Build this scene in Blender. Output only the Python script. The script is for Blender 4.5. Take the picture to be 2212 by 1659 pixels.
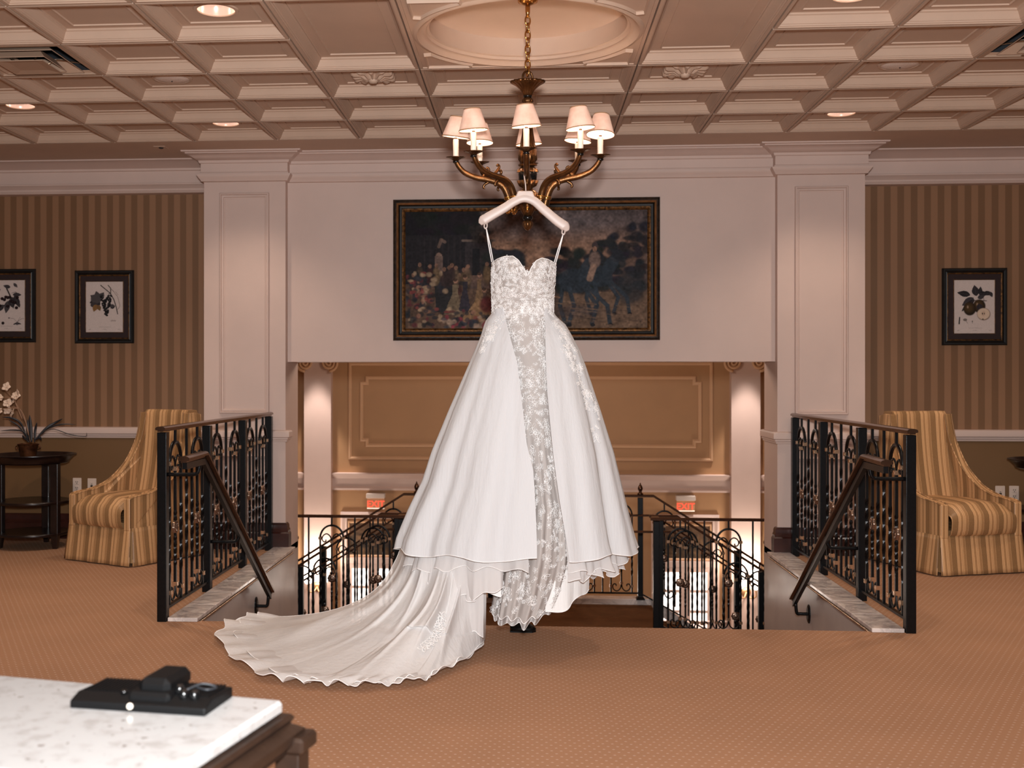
import bpy, math, random
import numpy as np
from mathutils import Vector, Matrix, Euler
random.seed(7); rng = np.random.default_rng(7)
PI = math.pi
for o in list(bpy.data.objects): bpy.data.objects.remove(o)
SC = bpy.context.scene
COL = SC.collection

# ------------------------------------------------------------------ camera
F, CX, CY, CAMH = 2450.0, 966.0, 815.0, 1.33
YAW = math.radians(4.06); S_, C_ = math.sin(YAW), math.cos(YAW)
cam = bpy.data.cameras.new('camera'); camo = bpy.data.objects.new('camera', cam)
COL.objects.link(camo); SC.camera = camo
camo.location = (0, 0, CAMH); camo.rotation_euler = (PI/2, 0, YAW)
cam.sensor_width = 36; cam.sensor_fit = 'HORIZONTAL'; cam.lens = F/2212*36
cam.shift_x = (1106-CX)/2212; cam.shift_y = -(829.5-CY)/2212
cam.clip_start = .05; cam.clip_end = 100
cam.dof.use_dof = True; cam.dof.focus_distance = 5.6; cam.dof.aperture_fstop = 4.5

# ------------------------------------------------------------------ light
SC.view_settings.view_transform = 'Standard'; SC.view_settings.look = 'None'
SC.view_settings.gamma = 1; SC.view_settings.use_curve_mapping = False
SC.view_settings.exposure = 0.0
W = bpy.data.worlds.new('world'); SC.world = W; W.use_nodes = True
W.node_tree.nodes['Background'].inputs[0].default_value = (1.0, .84, .70, 1)
W.node_tree.nodes['Background'].inputs[1].default_value = .06

def light(name, kind, loc, energy, color=(1, .85, .72), size=.1, rot=None, spot=None, blend=.6, parent=None):
    l = bpy.data.lights.new(name, kind); l.energy = energy; l.color = color
    if kind == 'AREA': l.shape = 'DISK'; l.size = size
    elif kind in ('POINT', 'SPOT'): l.shadow_soft_size = size
    if spot: l.spot_size = math.radians(spot); l.spot_blend = blend
    o = bpy.data.objects.new(name, l); COL.objects.link(o); o.location = loc
    if rot: o.rotation_euler = rot
    if parent: o.parent = parent
    return o
# the photographer's flash, a hand above the lens (it throws the chandelier's shadow on the wall)
light('camera_flash', 'AREA', (0.03, -.05, 1.60), 330, (.965, .985, 1.0), .22, (PI/2, 0, 0))

# ------------------------------------------------------------------ pixel -> place
def ray(px, py):
    u = (px-CX)/F; v = (CY-py)/F
    return Vector((C_*u-S_, S_*u+C_, v))
def atY(px, py, Y):
    d = ray(px, py); return Vector((0, 0, CAMH))+d*(Y/d.y)
def atZ(px, py, Z):
    d = ray(px, py); return Vector((0, 0, CAMH))+d*((Z-CAMH)/d.z)

# ------------------------------------------------------------------ materials
def lin(c):
    c = [v/255 for v in c]
    return tuple(v/12.92 if v <= .04045 else ((v+.055)/1.055)**2.4 for v in c)+(1,)
class NT:
    def __init__(s, name):
        s.m = bpy.data.materials.new(name); s.m.use_nodes = True
        s.t = s.m.node_tree; s.b = s.t.nodes['Principled BSDF']; s.out = s.t.nodes['Material Output']
    def n(s, kind, **kw):
        x = s.t.nodes.new(kind)
        for k, v in kw.items(): setattr(x, k, v)
        return x
    def l(s, a, b): s.t.links.new(a, b)
    def coord(s, kind='Object'): return s.n('ShaderNodeTexCoord').outputs[kind]
    def math(s, op, a, b=None, c=None):
        x = s.n('ShaderNodeMath', operation=op)
        for i, v in enumerate((a, b, c)):
            if v is None: continue
            if isinstance(v, (int, float)): x.inputs[i].default_value = v
            else: s.l(v, x.inputs[i])
        return x.outputs[0]
    def mix(s, fac, a, b, blend='MIX'):
        x = s.n('ShaderNodeMix', data_type='RGBA', blend_type=blend)
        for i, v in ((0, fac), (6, a), (7, b)):
            if isinstance(v, (int, float, tuple)): x.inputs[i].default_value = v
            else: s.l(v, x.inputs[i])
        return x.outputs[2]
    def noise(s, scale, detail=3, rough=.55, vec=None, dist=0):
        x = s.n('ShaderNodeTexNoise'); x.inputs['Scale'].default_value = scale
        x.inputs['Detail'].default_value = detail; x.inputs['Roughness'].default_value = rough
        x.inputs['Distortion'].default_value = dist
        s.l(vec if vec is not None else s.coord(), x.inputs['Vector']); return x
    def ramp(s, fac, stops, interp='LINEAR'):
        r = s.n('ShaderNodeValToRGB'); cr = r.color_ramp; cr.interpolation = interp
        while len(cr.elements) > 1: cr.elements.remove(cr.elements[-1])
        cr.elements[0].position = stops[0][0]; cr.elements[0].color = stops[0][1]
        for p, c in stops[1:]:
            e = cr.elements.new(p); e.color = c
        s.l(fac, r.inputs[0]); return r.outputs[0]
    def bump(s, h, strength=.2, dist=.01):
        b = s.n('ShaderNodeBump'); b.inputs['Strength'].default_value = strength
        b.inputs['Distance'].default_value = dist; s.l(h, b.inputs['Height'])
        s.l(b.outputs[0], s.b.inputs['Normal'])
    def set(s, base=None, rough=None, metal=None, spec=None):
        for k, v in (('Base Color', base), ('Roughness', rough), ('Metallic', metal), ('Specular IOR Level', spec)):
            if v is None: continue
            if isinstance(v, (int, float, tuple)): s.b.inputs[k].default_value = v
            else: s.l(v, s.b.inputs[k])
        return s
M = {}
def simple(name, rgb, rough=.5, metal=0, spec=.5, nscale=None, namt=.12, bump=0, bscale=None):
    t = NT(name); c = lin(rgb)
    if nscale:
        n = t.noise(nscale)
        d = tuple(v*(1-namt*2) for v in c[:3])+(1,); e = tuple(min(1, v*(1+namt)) for v in c[:3])+(1,)
        t.set(base=t.ramp(n.outputs[0], [(.3, d), (.7, e)]))
        if bump: t.bump(t.noise(bscale or nscale*3).outputs[0], bump)
    else: t.set(base=c)
    t.set(rough=rough, metal=metal, spec=spec); M[name] = t.m; return t
simple('paint_white', (202, 176, 164), .55, nscale=3, namt=.02, bump=.05, bscale=160)
simple('paint_ceiling', (190, 161, 140), .6, nscale=4, namt=.025, bump=.05, bscale=200)
simple('paint_hall', (176, 134, 94), .6, nscale=3, namt=.02)
simple('paint_hall_trim', (206, 164, 126), .55, nscale=3, namt=.02)
simple('paint_stair', (196, 182, 174), .22, nscale=2.5, namt=.05)
simple('mahogany', (58, 26, 20), .3, nscale=8, namt=.2)
simple('dark_wood', (30, 17, 14), .28, nscale=14, namt=.25, bump=.05)
simple('table_wood', (38, 24, 16), .4, nscale=12, namt=.22, bump=.1)
simple('iron', (17, 17, 19), .32, .55, .5, nscale=60, namt=.15, bump=.08)
simple('bronze_rail', (104, 76, 60), .22, .85, nscale=20, namt=.1)
simple('collar_brass', (206, 172, 142), .25, .9)
simple('rosette_metal', (150, 126, 110), .25, .9)
simple('brass', (112, 78, 48), .33, .9, nscale=30, namt=.2, bump=.12)
simple('brass_bright', (196, 142, 78), .22, .95, nscale=25, namt=.1)
simple('black_gloss', (10, 10, 11), .2)
simple('black_plastic', (5, 5, 6), .55, 0, .2, nscale=300, namt=.2, bump=.05)
simple('hanger_white', (198, 180, 171), .42)
simple('candle', (240, 228, 212), .45)
simple('bulb_socket', (60, 45, 35), .5)
simple('plate_white', (208, 184, 168), .4)
simple('slot_dark', (40, 30, 24), .6)
simple('frame_black', (12, 9, 8), .5, nscale=18, namt=.5)
simple('frame_gold', (112, 74, 36), .42, .55, nscale=45, namt=.45, bump=.3)
simple('frame_brown', (52, 34, 20), .45, .2, nscale=30, namt=.45, bump=.3)
simple('frame_bronze', (150, 104, 66), .4, .6, nscale=20, namt=.2)
simple('mat_maroon', (46, 22, 19), .8, nscale=80, namt=.1)
simple('speaker_grille', (226, 204, 190), .7, nscale=400, namt=.2, bump=.2)
simple('vent_metal', (176, 146, 124), .5)
simple('duct_dark', (40, 42, 46), .5, .3)
simple('plant_leaf', (46, 44, 46), .5, nscale=15, namt=.2)
simple('stem', (150, 112, 86), .6)
simple('petal', (226, 196, 172), .6, nscale=40, namt=.08)
simple('pot_copper', (104, 62, 38), .35, .6, nscale=20, namt=.4)
simple('soil', (36, 26, 20), .9, nscale=60, namt=.3)
simple('hall_carpet_stone', (150, 120, 96), .9, nscale=3)
simple('exit_housing', (206, 190, 178), .5)
simple('sconce_brass', (190, 150, 110), .35, .8)
simple('shade_trim', (176, 134, 98), .7)

def striped_wall():
    t = NT('striped_wallpaper'); sx = t.n('ShaderNodeSeparateXYZ'); t.l(t.coord(), sx.inputs[0])
    fr = t.math('FRACT', t.math('MULTIPLY', t.math('ADD', sx.outputs[0], 10.02), 1/.1025))
    st = t.ramp(fr, [(0, lin((114, 78, 48))), (.485, lin((114, 78, 48))), (.5, lin((142, 101, 70))), (.985, lin((142, 101, 70))), (1, lin((114, 78, 48)))])
    low = t.math('LESS_THAN', sx.outputs[2], .87)
    mott = t.noise(1.2, 2).outputs[0]
    c = t.mix(low, st, lin((108, 74, 38)))
    c = t.mix(.05, c, t.ramp(mott, [(.3, (.02, .012, .006, 1)), (.7, (.4, .28, .18, 1))]))
    t.set(base=c, rough=.62); t.bump(t.noise(240, 2).outputs[0], .12, .002); M['wallpaper'] = t.m
striped_wall()

def carpet(name, base, dot, dark=False):
    t = NT(name); sx = t.n('ShaderNodeSeparateXYZ'); t.l(t.coord(), sx.inputs[0])
    P = .034; row = t.math('MULTIPLY', sx.outputs[1], 1/(P*.9)); ri = t.math('FLOOR', row)
    off = t.math('MULTIPLY', t.math('MODULO', t.math('ADD', ri, 1000), 2), .5)
    u = t.math('FRACT', t.math('ADD', t.math('MULTIPLY', sx.outputs[0], 1/P), t.math('ADD', off, 300)))
    v = t.math('FRACT', row)
    du = t.math('MULTIPLY', t.math('SUBTRACT', u, .5), 1.0); dv = t.math('MULTIPLY', t.math('SUBTRACT', v, .5), 1.25)
    d = t.math('SQRT', t.math('ADD', t.math('MULTIPLY', du, du), t.math('MULTIPLY', dv, dv)))
    m = t.ramp(d, [(.10, (1, 1, 1, 1)), (.19, (0, 0, 0, 1))])
    n = t.noise(2.2, 4); fib = t.noise(420, 2)
    b = lin(base); bd = tuple(x*.72 for x in b[:3])+(1,)
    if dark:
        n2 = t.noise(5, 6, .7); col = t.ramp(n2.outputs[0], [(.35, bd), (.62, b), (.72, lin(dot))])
    else:
        col = t.mix(t.math('MULTIPLY', m, .6), t.ramp(n.outputs[0], [(.25, tuple(x*.88 for x in b[:3])+(1,)), (.7, b)]), lin(dot))
    col = t.mix(.18, col, t.ramp(fib.outputs[0], [(.3, bd), (.7, b)]), 'MIX')
    t.set(base=col, rough=.95, spec=.1); t.bump(fib.outputs[0], .35, .004); M[name] = t.m
carpet('carpet', (168, 126, 97), (212, 190, 176))
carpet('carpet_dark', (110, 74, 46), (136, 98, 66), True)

def marble():
    t = NT('marble'); n = t.noise(3.5, 8, .65, dist=1.2); n2 = t.noise(1.4, 4)
    v = t.ramp(n.outputs[0], [(.42, lin((226, 212, 204))), (.5, lin((150, 140, 138))), (.56, lin((224, 212, 204)))])
    t.set(base=t.mix(.45, v, t.ramp(n2.outputs[0], [(.3, lin((196, 180, 172))), (.7, lin((232, 220, 212)))])), rough=.14)
    M['marble'] = t.m
    t = NT('granite'); n = t.noise(26, 5, .6); vz = t.n('ShaderNodeTexVoronoi'); vz.inputs['Scale'].default_value = 60; t.l(t.coord(), vz.inputs[0])
    n3 = t.noise(55, 2)
    g = t.ramp(n.outputs[0], [(.34, lin((150, 147, 145))), (.5, lin((166, 165, 164)))])
    sp = t.ramp(n3.outputs[0], [(.66, (0, 0, 0, 1)), (.74, (1, 1, 1, 1))])
    t.set(base=t.mix(t.math('MULTIPLY', sp, .75), g, lin((84, 66, 56))), rough=.16); M['granite'] = t.m
marble()

def stripe_fabric(name, axis, off=0, freq=1/.118):
    t = NT(name); sx = t.n('ShaderNodeSeparateXYZ'); t.l(t.coord(), sx.inputs[0])
    u = t.math('FRACT', t.math('ADD', t.math('MULTIPLY', sx.outputs[axis], freq), 20+off))
    g1, g2, br, dk = lin((214, 166, 118)), lin((178, 132, 88)), lin((138, 102, 66)), lin((106, 76, 48))
    st = [(0, br), (.20, br), (.205, dk), (.225, g1), (.29, g2), (.31, g1), (.40, dk), (.415, g2), (.50, dk), (.515, g1), (.60, g2), (.63, g1), (.70, dk), (.715, g2), (.80, br), (.84, g1), (.87, br)]
    c = t.ramp(u, st, 'CONSTANT'); fib = t.noise(300, 2)
    t.set(base=t.mix(.15, c, t.ramp(fib.outputs[0], [(.3, dk), (.7, g1)])), rough=.45, spec=.35)
    t.bump(fib.outputs[0], .12, .002); M[name] = t.m
stripe_fabric('stripe_x', 0); stripe_fabric('stripe_y', 1, .3)

def emit(name, rgb, strength, base=None):
    t = NT(name); c = lin(rgb); t.set(base=lin(base) if base else c, rough=.6)
    t.b.inputs['Emission Color'].default_value = c; t.b.inputs['Emission Strength'].default_value = strength
    M[name] = t.m; return t
emit('bulb', (255, 222, 180), 14)
emit('can_bulb', (255, 226, 196), 5)
emit('exit_red', (255, 84, 60), 1.0)
emit('exit_panel', (190, 140, 100), .10)
emit('day_pane', (255, 246, 240), 1.5)
emit('sconce_glow', (255, 240, 226), 6)
def shade():
    t = NT('lamp_shade'); n = t.noise(14, 3)
    c = t.ramp(n.outputs[0], [(.35, lin((214, 168, 144))), (.65, lin((232, 192, 170)))])
    t.set(base=c, rough=.8); t.l(c, t.b.inputs['Emission Color']); t.b.inputs['Emission Strength'].default_value = .42
    M['lamp_shade'] = t.m
    emit('shade_inner', (255, 232, 212), .8)
shade()
def reflector():
    t = NT('can_reflector'); t.set(base=lin((236, 214, 200)), rough=.18, metal=.9)
    t.b.inputs['Emission Color'].default_value = lin((255, 214, 194)); t.b.inputs['Emission Strength'].default_value = .45
    M['can_reflector'] = t.m
reflector()
def glass():
    t = NT('picture_glass'); tr = t.n('ShaderNodeBsdfTransparent'); gl = t.n('ShaderNodeBsdfGlossy'); gl.inputs['Roughness'].default_value = .03
    fr = t.n('ShaderNodeFresnel'); fr.inputs[0].default_value = 1.45; mx = t.n('ShaderNodeMixShader')
    t.l(fr.outputs[0], mx.inputs[0]); t.l(tr.outputs[0], mx.inputs[1]); t.l(gl.outputs[0], mx.inputs[2]); t.l(mx.outputs[0], t.out.inputs[0])
    M['picture_glass'] = t.m
glass()
def fabric(name, rgb, transp, transl=.3, streak=.25, rough=.7):
    t = NT(name); c = lin(rgb); t.set(base=c, rough=rough, spec=.25)
    mp = t.n('ShaderNodeMapping'); mp.inputs['Scale'].default_value = (34, 34, 1.6); t.l(t.coord(), mp.inputs[0])
    n = t.noise(1, 4, .6, vec=mp.outputs[0]); t.bump(n.outputs[0], streak, .02)
    tl = t.n('ShaderNodeBsdfTranslucent'); tl.inputs[0].default_value = c
    m1 = t.n('ShaderNodeMixShader'); m1.inputs[0].default_value = transl
    t.l(t.b.outputs[0], m1.inputs[1]); t.l(tl.outputs[0], m1.inputs[2]); last = m1
    if transp:
        tr = t.n('ShaderNodeBsdfTransparent'); m2 = t.n('ShaderNodeMixShader')
        m2.inputs[0].default_value = transp
        t.l(m1.outputs[0], m2.inputs[1]); t.l(tr.outputs[0], m2.inputs[2]); last = m2
    t.l(last.outputs[0], t.out.inputs[0]); M[name] = t.m
fabric('gown_organza', (212, 211, 212), .0, .12)
fabric('gown_tulle', (230, 225, 223), .30, .2)
fabric('gown_train', (234, 230, 228), .18, .15)
fabric('gown_satin', (250, 248, 246), 0, .2, rough=.35)
fabric('gown_lace_ground', (188, 179, 174), 0, .15)
fabric('gown_thread', (250, 246, 244), 0, .1, rough=.5)
def vcol(name, rough=.7):
    t = NT(name); a = t.n('ShaderNodeVertexColor'); a.layer_name = 'Col'; t.set(base=a.outputs[0], rough=rough, spec=.12); M[name] = t.m
    t.bump(t.noise(220, 2).outputs[0], .1, .001)
vcol('print_paper', .75); vcol('oil_paint', .6)

# ------------------------------------------------------------------ mesh helpers
class MB:
    def __init__(s): s.v = []; s.f = []
    def add(s, vs, fs):
        b = len(s.v); s.v.extend([tuple(p) for p in vs]); s.f.extend([tuple(i+b for i in q) for q in fs]); return s
    def box(s, x0, x1, y0, y1, z0, z1):
        v = [(x0, y0, z0), (x1, y0, z0), (x1, y1, z0), (x0, y1, z0), (x0, y0, z1), (x1, y0, z1), (x1, y1, z1), (x0, y1, z1)]
        return s.add(v, [(0, 3, 2, 1), (4, 5, 6, 7), (0, 1, 5, 4), (1, 2, 6, 5), (2, 3, 7, 6), (3, 0, 4, 7)])
    def bbox(s, x0, x1, y0, y1, z0, z1, b=.01):          # chamfered box
        mats = []
        def ring(z, i): return [(x0+i, y0, z), (x1-i, y0, z), (x1, y0+i, z), (x1, y1-i, z), (x1-i, y1, z), (x0+i, y1, z), (x0, y1-i, z), (x0, y0+i, z)]
        def inner(z): return [(x0+b, y0+b, z), (x1-b, y0+b, z), (x1-b, y0+b, z), (x1-b, y1-b, z), (x1-b, y1-b, z), (x0+b, y1-b, z), (x0+b, y1-b, z), (x0+b, y0+b, z)]
        rs = [inner(z0), ring(z0+b, b), ring(z1-b, b), inner(z1)]
        v = [p for r in rs for p in r]; f = []
        for k in range(3):
            for i in range(8): j = (i+1) % 8; f.append((k*8+i, k*8+j, k*8+8+j, k*8+8+i))
        f.append((7, 5, 3, 1)); f.append((24, 26, 28, 30)); return s.add(v, f)
    def rings(s, R, closed=True, cap0=False, cap1=False):
        n = len(R[0]); v = [p for r in R for p in r]; f = []
        m = n if closed else n-1
        for k in range(len(R)-1):
            for i in range(m):
                j = (i+1) % n; f.append((k*n+i, k*n+j, (k+1)*n+j, (k+1)*n+i))
        if cap0: f.append(tuple(reversed(range(n))))
        if cap1: f.append(tuple(range((len(R)-1)*n, len(R)*n)))
        return s.add(v, f)
    def lathe(s, prof, n=20, c=(0, 0, 0), cap=True, flute=0, fa=0):
        R = []
        for q in prof:
            r, z = q[0], q[1]; a = q[2] if len(q) > 2 else fa
            R.append([(c[0]+r*(1+a*math.cos(flute*t))*math.cos(t), c[1]+r*(1+a*math.cos(flute*t))*math.sin(t), c[2]+z) for t in [2*PI*i/n for i in range(n)]])
        return s.rings(R, True, cap, cap)
    def tube(s, path, r, n=8, closed=False, flat=None, tw=0, cap=True):
        P = [Vector(p) for p in path]; m = len(P); rr = r if isinstance(r, (list, tuple)) else [r]*m
        T = []
        for i in range(m):
            if closed: t = P[(i+1) % m]-P[(i-1) % m]
            else: t = P[min(i+1, m-1)]-P[max(i-1, 0)]
            T.append(t.normalized() if t.length > 1e-9 else Vector((0, 0, 1)))
        up = Vector((0, 0, 1)) if abs(T[0].z) < .9 else Vector((1, 0, 0))
        N = (up-T[0]*up.dot(T[0])).normalized(); R = []
        for i in range(m):
            N = (N-T[i]*N.dot(T[i])).normalized(); B = T[i].cross(N); ring = []
            for k in range(n):
                a = 2*PI*(k+.5)/n+tw*i
                ca, sa = math.cos(a), math.sin(a)
                if flat: ca *= flat[0]; sa *= flat[1]
                ring.append(tuple(P[i]+N*(rr[i]*ca)+B*(rr[i]*sa)))
            R.append(ring)
        if closed: R.append(R[0])
        return s.rings(R, True, cap and not closed, cap and not closed)
    def prism(s, poly, f0, f1):                          # poly in 2d, f0/f1 map 2d->3d for the two faces
        n = len(poly); v = [f0(*p) for p in poly]+[f1(*p) for p in poly]
        f = [tuple(reversed(range(n))), tuple(range(n, 2*n))]+[(i, (i+1) % n, n+(i+1) % n, n+i) for i in range(n)]
        return s.add(v, f)
    def grid(s, P):                                      # P[i][j] points
        return s.rings(P, closed=False)
    def build(s, name, mat=None, parent=None, smooth=False, bevel=None, solid=None, sub=0, auto=None):
        me = bpy.data.meshes.new(name); me.from_pydata(s.v, [], s.f); me.update()
        if mat: me.materials.append(M[mat] if isinstance(mat, str) else mat)
        if smooth: me.polygons.foreach_set('use_smooth', [True]*len(me.polygons))
        if auto is not None:
            me.polygons.foreach_set('use_smooth', [True]*len(me.polygons)); me.set_sharp_from_angle(angle=math.radians(auto))
        o = bpy.data.objects.new(name, me); COL.objects.link(o)
        if parent is not None: o.parent = parent
        if bevel:
            b = o.modifiers.new('b', 'BEVEL'); b.width = bevel; b.segments = 2; b.limit_method = 'ANGLE'
        if solid:
            b = o.modifiers.new('s', 'SOLIDIFY'); b.thickness = solid; b.offset = 0
        if sub:
            b = o.modifiers.new('u', 'SUBSURF'); b.levels = sub; b.render_levels = sub
        return o
def tag(o, label, cat, group=None, kind=None):
    o['label'] = label
    o['category'] = cat
    if group: o['group'] = group
    if kind: o['kind'] = kind
    return o
def thing(name, label, cat, loc=(0, 0, 0), rz=0, group=None, kind=None):
    o = bpy.data.objects.new(name, None); COL.objects.link(o); o.empty_display_size = .1
    o.location = loc; o.rotation_euler = (0, 0, rz); return tag(o, label, cat, group, kind)
def inst(o, name, parent, loc=(0, 0, 0), rot=(0, 0, 0), scale=(1, 1, 1)):
    c = bpy.data.objects.new(name, o.data); COL.objects.link(c); c.parent = parent
    c.location = loc; c.rotation_euler = rot; c.scale = scale
    for md in o.modifiers:
        k = c.modifiers.new(md.name, md.type)
        for a in ('width', 'segments', 'limit_method', 'thickness', 'offset', 'levels', 'render_levels'):
            if hasattr(md, a): setattr(k, a, getattr(md, a))
    return c
def smoothstep(a, b, x):
    t = min(1, max(0, (x-a)/(b-a))); return t*t*(3-2*t)
def interp(x, xs, ys): return float(np.interp(x, xs, ys))
def catmull(P, n=8):
    P = [Vector(p) for p in P]; out = []
    Q = [P[0]*2-P[1]]+P+[P[-1]*2-P[-2]]
    for i in range(1, len(Q)-2):
        for k in range(n):
            t = k/n; a, b, c, d = Q[i-1], Q[i], Q[i+1], Q[i+2]
            out.append(.5*((2*b)+(c-a)*t+(2*a-5*b+4*c-d)*t*t+(3*b-a-3*c+d)*t**3))
    out.append(P[-1]); return out
def frame_sweep(mb, x0, x1, z0, z1, y, prof):             # mitred rectangular frame on a wall facing -y; prof (inset, proud)
    R = []
    for i, d in prof:
        R.append([(x0+i, y-d, z0+i), (x1-i, y-d, z0+i), (x1-i, y-d, z1-i), (x0+i, y-d, z1-i)])
    return mb.rings(R)
def sweep_path(mb, path, prof, closed=False):             # horizontal path [(x,y)], prof (out, z), out = to the right of travel
    n = len(path); R = []
    for i in range(n):
        p = Vector(path[i]+(0,)) if len(path[i]) == 2 else Vector(path[i])
        d0 = d1 = None
        if i > 0 or closed: d0 = (Vector(path[i])-Vector(path[i-1])).normalized()
        if i < n-1 or closed: d1 = (Vector(path[(i+1) % n])-Vector(path[i])).normalized()
        d0 = d0 or d1; d1 = d1 or d0
        n0 = Vector((d0.y, -d0.x)); n1 = Vector((d1.y, -d1.x)); b = (n0+n1).normalized(); k = 1/max(.2, b.dot(n0))
        R.append([(p.x+b.x*k*o, p.y+b.y*k*o, z) for o, z in prof])
    if closed: R.append(R[0])
    else: mb.add(R[0], [tuple(range(len(R[0])))]); mb.add(R[-1], [tuple(reversed(range(len(R[0]))))])
    return mb.rings(R, closed=False)

def s2l(c): return np.array(lin(c)[:3])
class Canvas:
    def __init__(s, w, h, bg):
        s.w, s.h = w, h; s.a = np.zeros((h, w, 3)); s.a[:] = s2l(bg)
        s.X, s.Y = np.meshgrid((np.arange(w)+.5)/w*1.0, (np.arange(h)+.5)/h)       # 0..1, y down
        s.asp = h/w
    def blend(s, m, c): s.a = s.a*(1-m[..., None])+s2l(c)*m[..., None]
    def ell(s, cx, cy, rx, ry, c, al=1, rot=0, soft=.15):
        dx = s.X-cx; dy = (s.Y-cy); ca, sa = math.cos(rot), math.sin(rot)
        dyk = dy*s.asp; u = (dx*ca+dyk*sa)/rx; v = (-dx*sa+dyk*ca)/(ry*s.asp)
        d = np.sqrt(u*u+v*v); s.blend(np.clip((1-d)/soft+.5, 0, 1)*al, c)
    def poly(s, pts, c, al=1):
        ins = np.zeros(s.X.shape, bool); n = len(pts)
        for i in range(n):
            x0, y0 = pts[i]; x1, y1 = pts[(i+1) % n]
            cnd = (s.Y < y0) != (s.Y < y1)
            with np.errstate(divide='ignore', invalid='ignore'): xx = x0+(s.Y-y0)*(x1-x0)/((y1-y0) if y1 != y0 else 1e-9)
            ins ^= cnd & (s.X < xx)
        s.blend(ins*al, c)
    def line(s, pts, w, c, al=1):
        for (x0, y0), (x1, y1) in zip(pts[:-1], pts[1:]):
            dx, dy = x1-x0, (y1-y0)*s.asp; L2 = dx*dx+dy*dy+1e-12
            px, py = s.X-x0, (s.Y-y0)*s.asp; tt = np.clip((px*dx+py*dy)/L2, 0, 1)
            d = np.sqrt((px-tt*dx)**2+(py-tt*dy)**2); s.blend(np.clip((w-d)/(w*.4)+.3, 0, 1)*al, c)
    def leaf(s, x, y, L, w, rot, c, vein=None):
        p = []; 
        for k in range(13):
            v = k/12; p.append((v*L, w*math.sin(PI*v**.8)))
        p = p+[(a, -b) for a, b in p[::-1]]; ca, sa = math.cos(rot), math.sin(rot)
        s.poly([(x+a*ca-b*sa, y+(a*sa+b*ca)/s.asp) for a, b in p], c)
        if vein: s.line([(x, y), (x+L*ca*.95, y+L*sa*.95/s.asp)], .004, vein, .7)
    def noise(s, amp, block):
        hh, ww = s.h//block+2, s.w//block+2; g = rng.normal(0, 1, (hh, ww))
        yi = np.linspace(0, hh-1.001, s.h); xi = np.linspace(0, ww-1.001, s.w); y0 = yi.astype(int); x0 = xi.astype(int); fy = (yi-y0)[:, None]; fx = (xi-x0)[None]
        g = g[y0][:, x0]*(1-fy)*(1-fx)+g[y0+1][:, x0]*fy*(1-fx)+g[y0][:, x0+1]*(1-fy)*fx+g[y0+1][:, x0+1]*fy*fx
        s.a = np.clip(s.a*(1+amp*g[..., None]), 0, 1)
    def mesh(s, name, W, Hh, mat, parent, y=0):            # hangs in the xz plane, centred, facing -y
        w, h = s.w, s.h; vs = []; 
        xs = np.linspace(-W/2, W/2, w+1); zs = np.linspace(Hh/2, -Hh/2, h+1)
        vs = [(x, y, z) for z in zs for x in xs]
        fs = [(r*(w+1)+c, (r+1)*(w+1)+c, (r+1)*(w+1)+c+1, r*(w+1)+c+1) for r in range(h) for c in range(w)]
        me = bpy.data.meshes.new(name); me.from_pydata(vs, [], fs); me.materials.append(M[mat])
        at = me.color_attributes.new('Col', 'FLOAT_COLOR', 'CORNER')
        col = np.ones((h*w, 4, 4), np.float32); col[:, :, :3] = s.a.reshape(-1, 1, 3); at.data.foreach_set('color', col.ravel())
        o = bpy.data.objects.new(name, me); COL.objects.link(o); o.parent = parent; return o
def CANV():
    c = Canvas(60, 42, (96, 74, 58)); r_ = random.Random(4)
    c.poly([(0, .6), (1, .55), (1, 1), (0, 1)], (74, 58, 44))
    for k_ in range(50): c.ell(r_.random(), r_.uniform(.3, .95), r_.uniform(.03, .1), r_.uniform(.03, .09), r_.choice([(48, 40, 34), (64, 52, 42), (110, 84, 60), (56, 50, 46)]), .7, soft=.6)
    c.noise(.2, 3); return c

# ================================================================== STRUCTURE
ZC = 3.07; TY = 8.215; TS = .61
YCOL, YHEAD, YWALL, YBACK = 8.66, 8.74, 9.13, 9.0
XO = 1.868; XCO = 2.51; YE = 6.08; ZL = -.98
YHALL = 17.5; ZLOW = -3.9
# floor with the stair opening
m = MB(); T = .25
m.box(-7, 7, -3, YE, -T, 0); m.box(-7, -XO-.06, YE, YWALL+.1, -T, 0); m.box(XO+.06, 7, YE, YWALL+.1, -T, 0)
tag(m.build('floor', 'carpet'), 'tan dotted carpet floor with a stair opening between the railings', 'floor', kind='structure')
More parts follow.
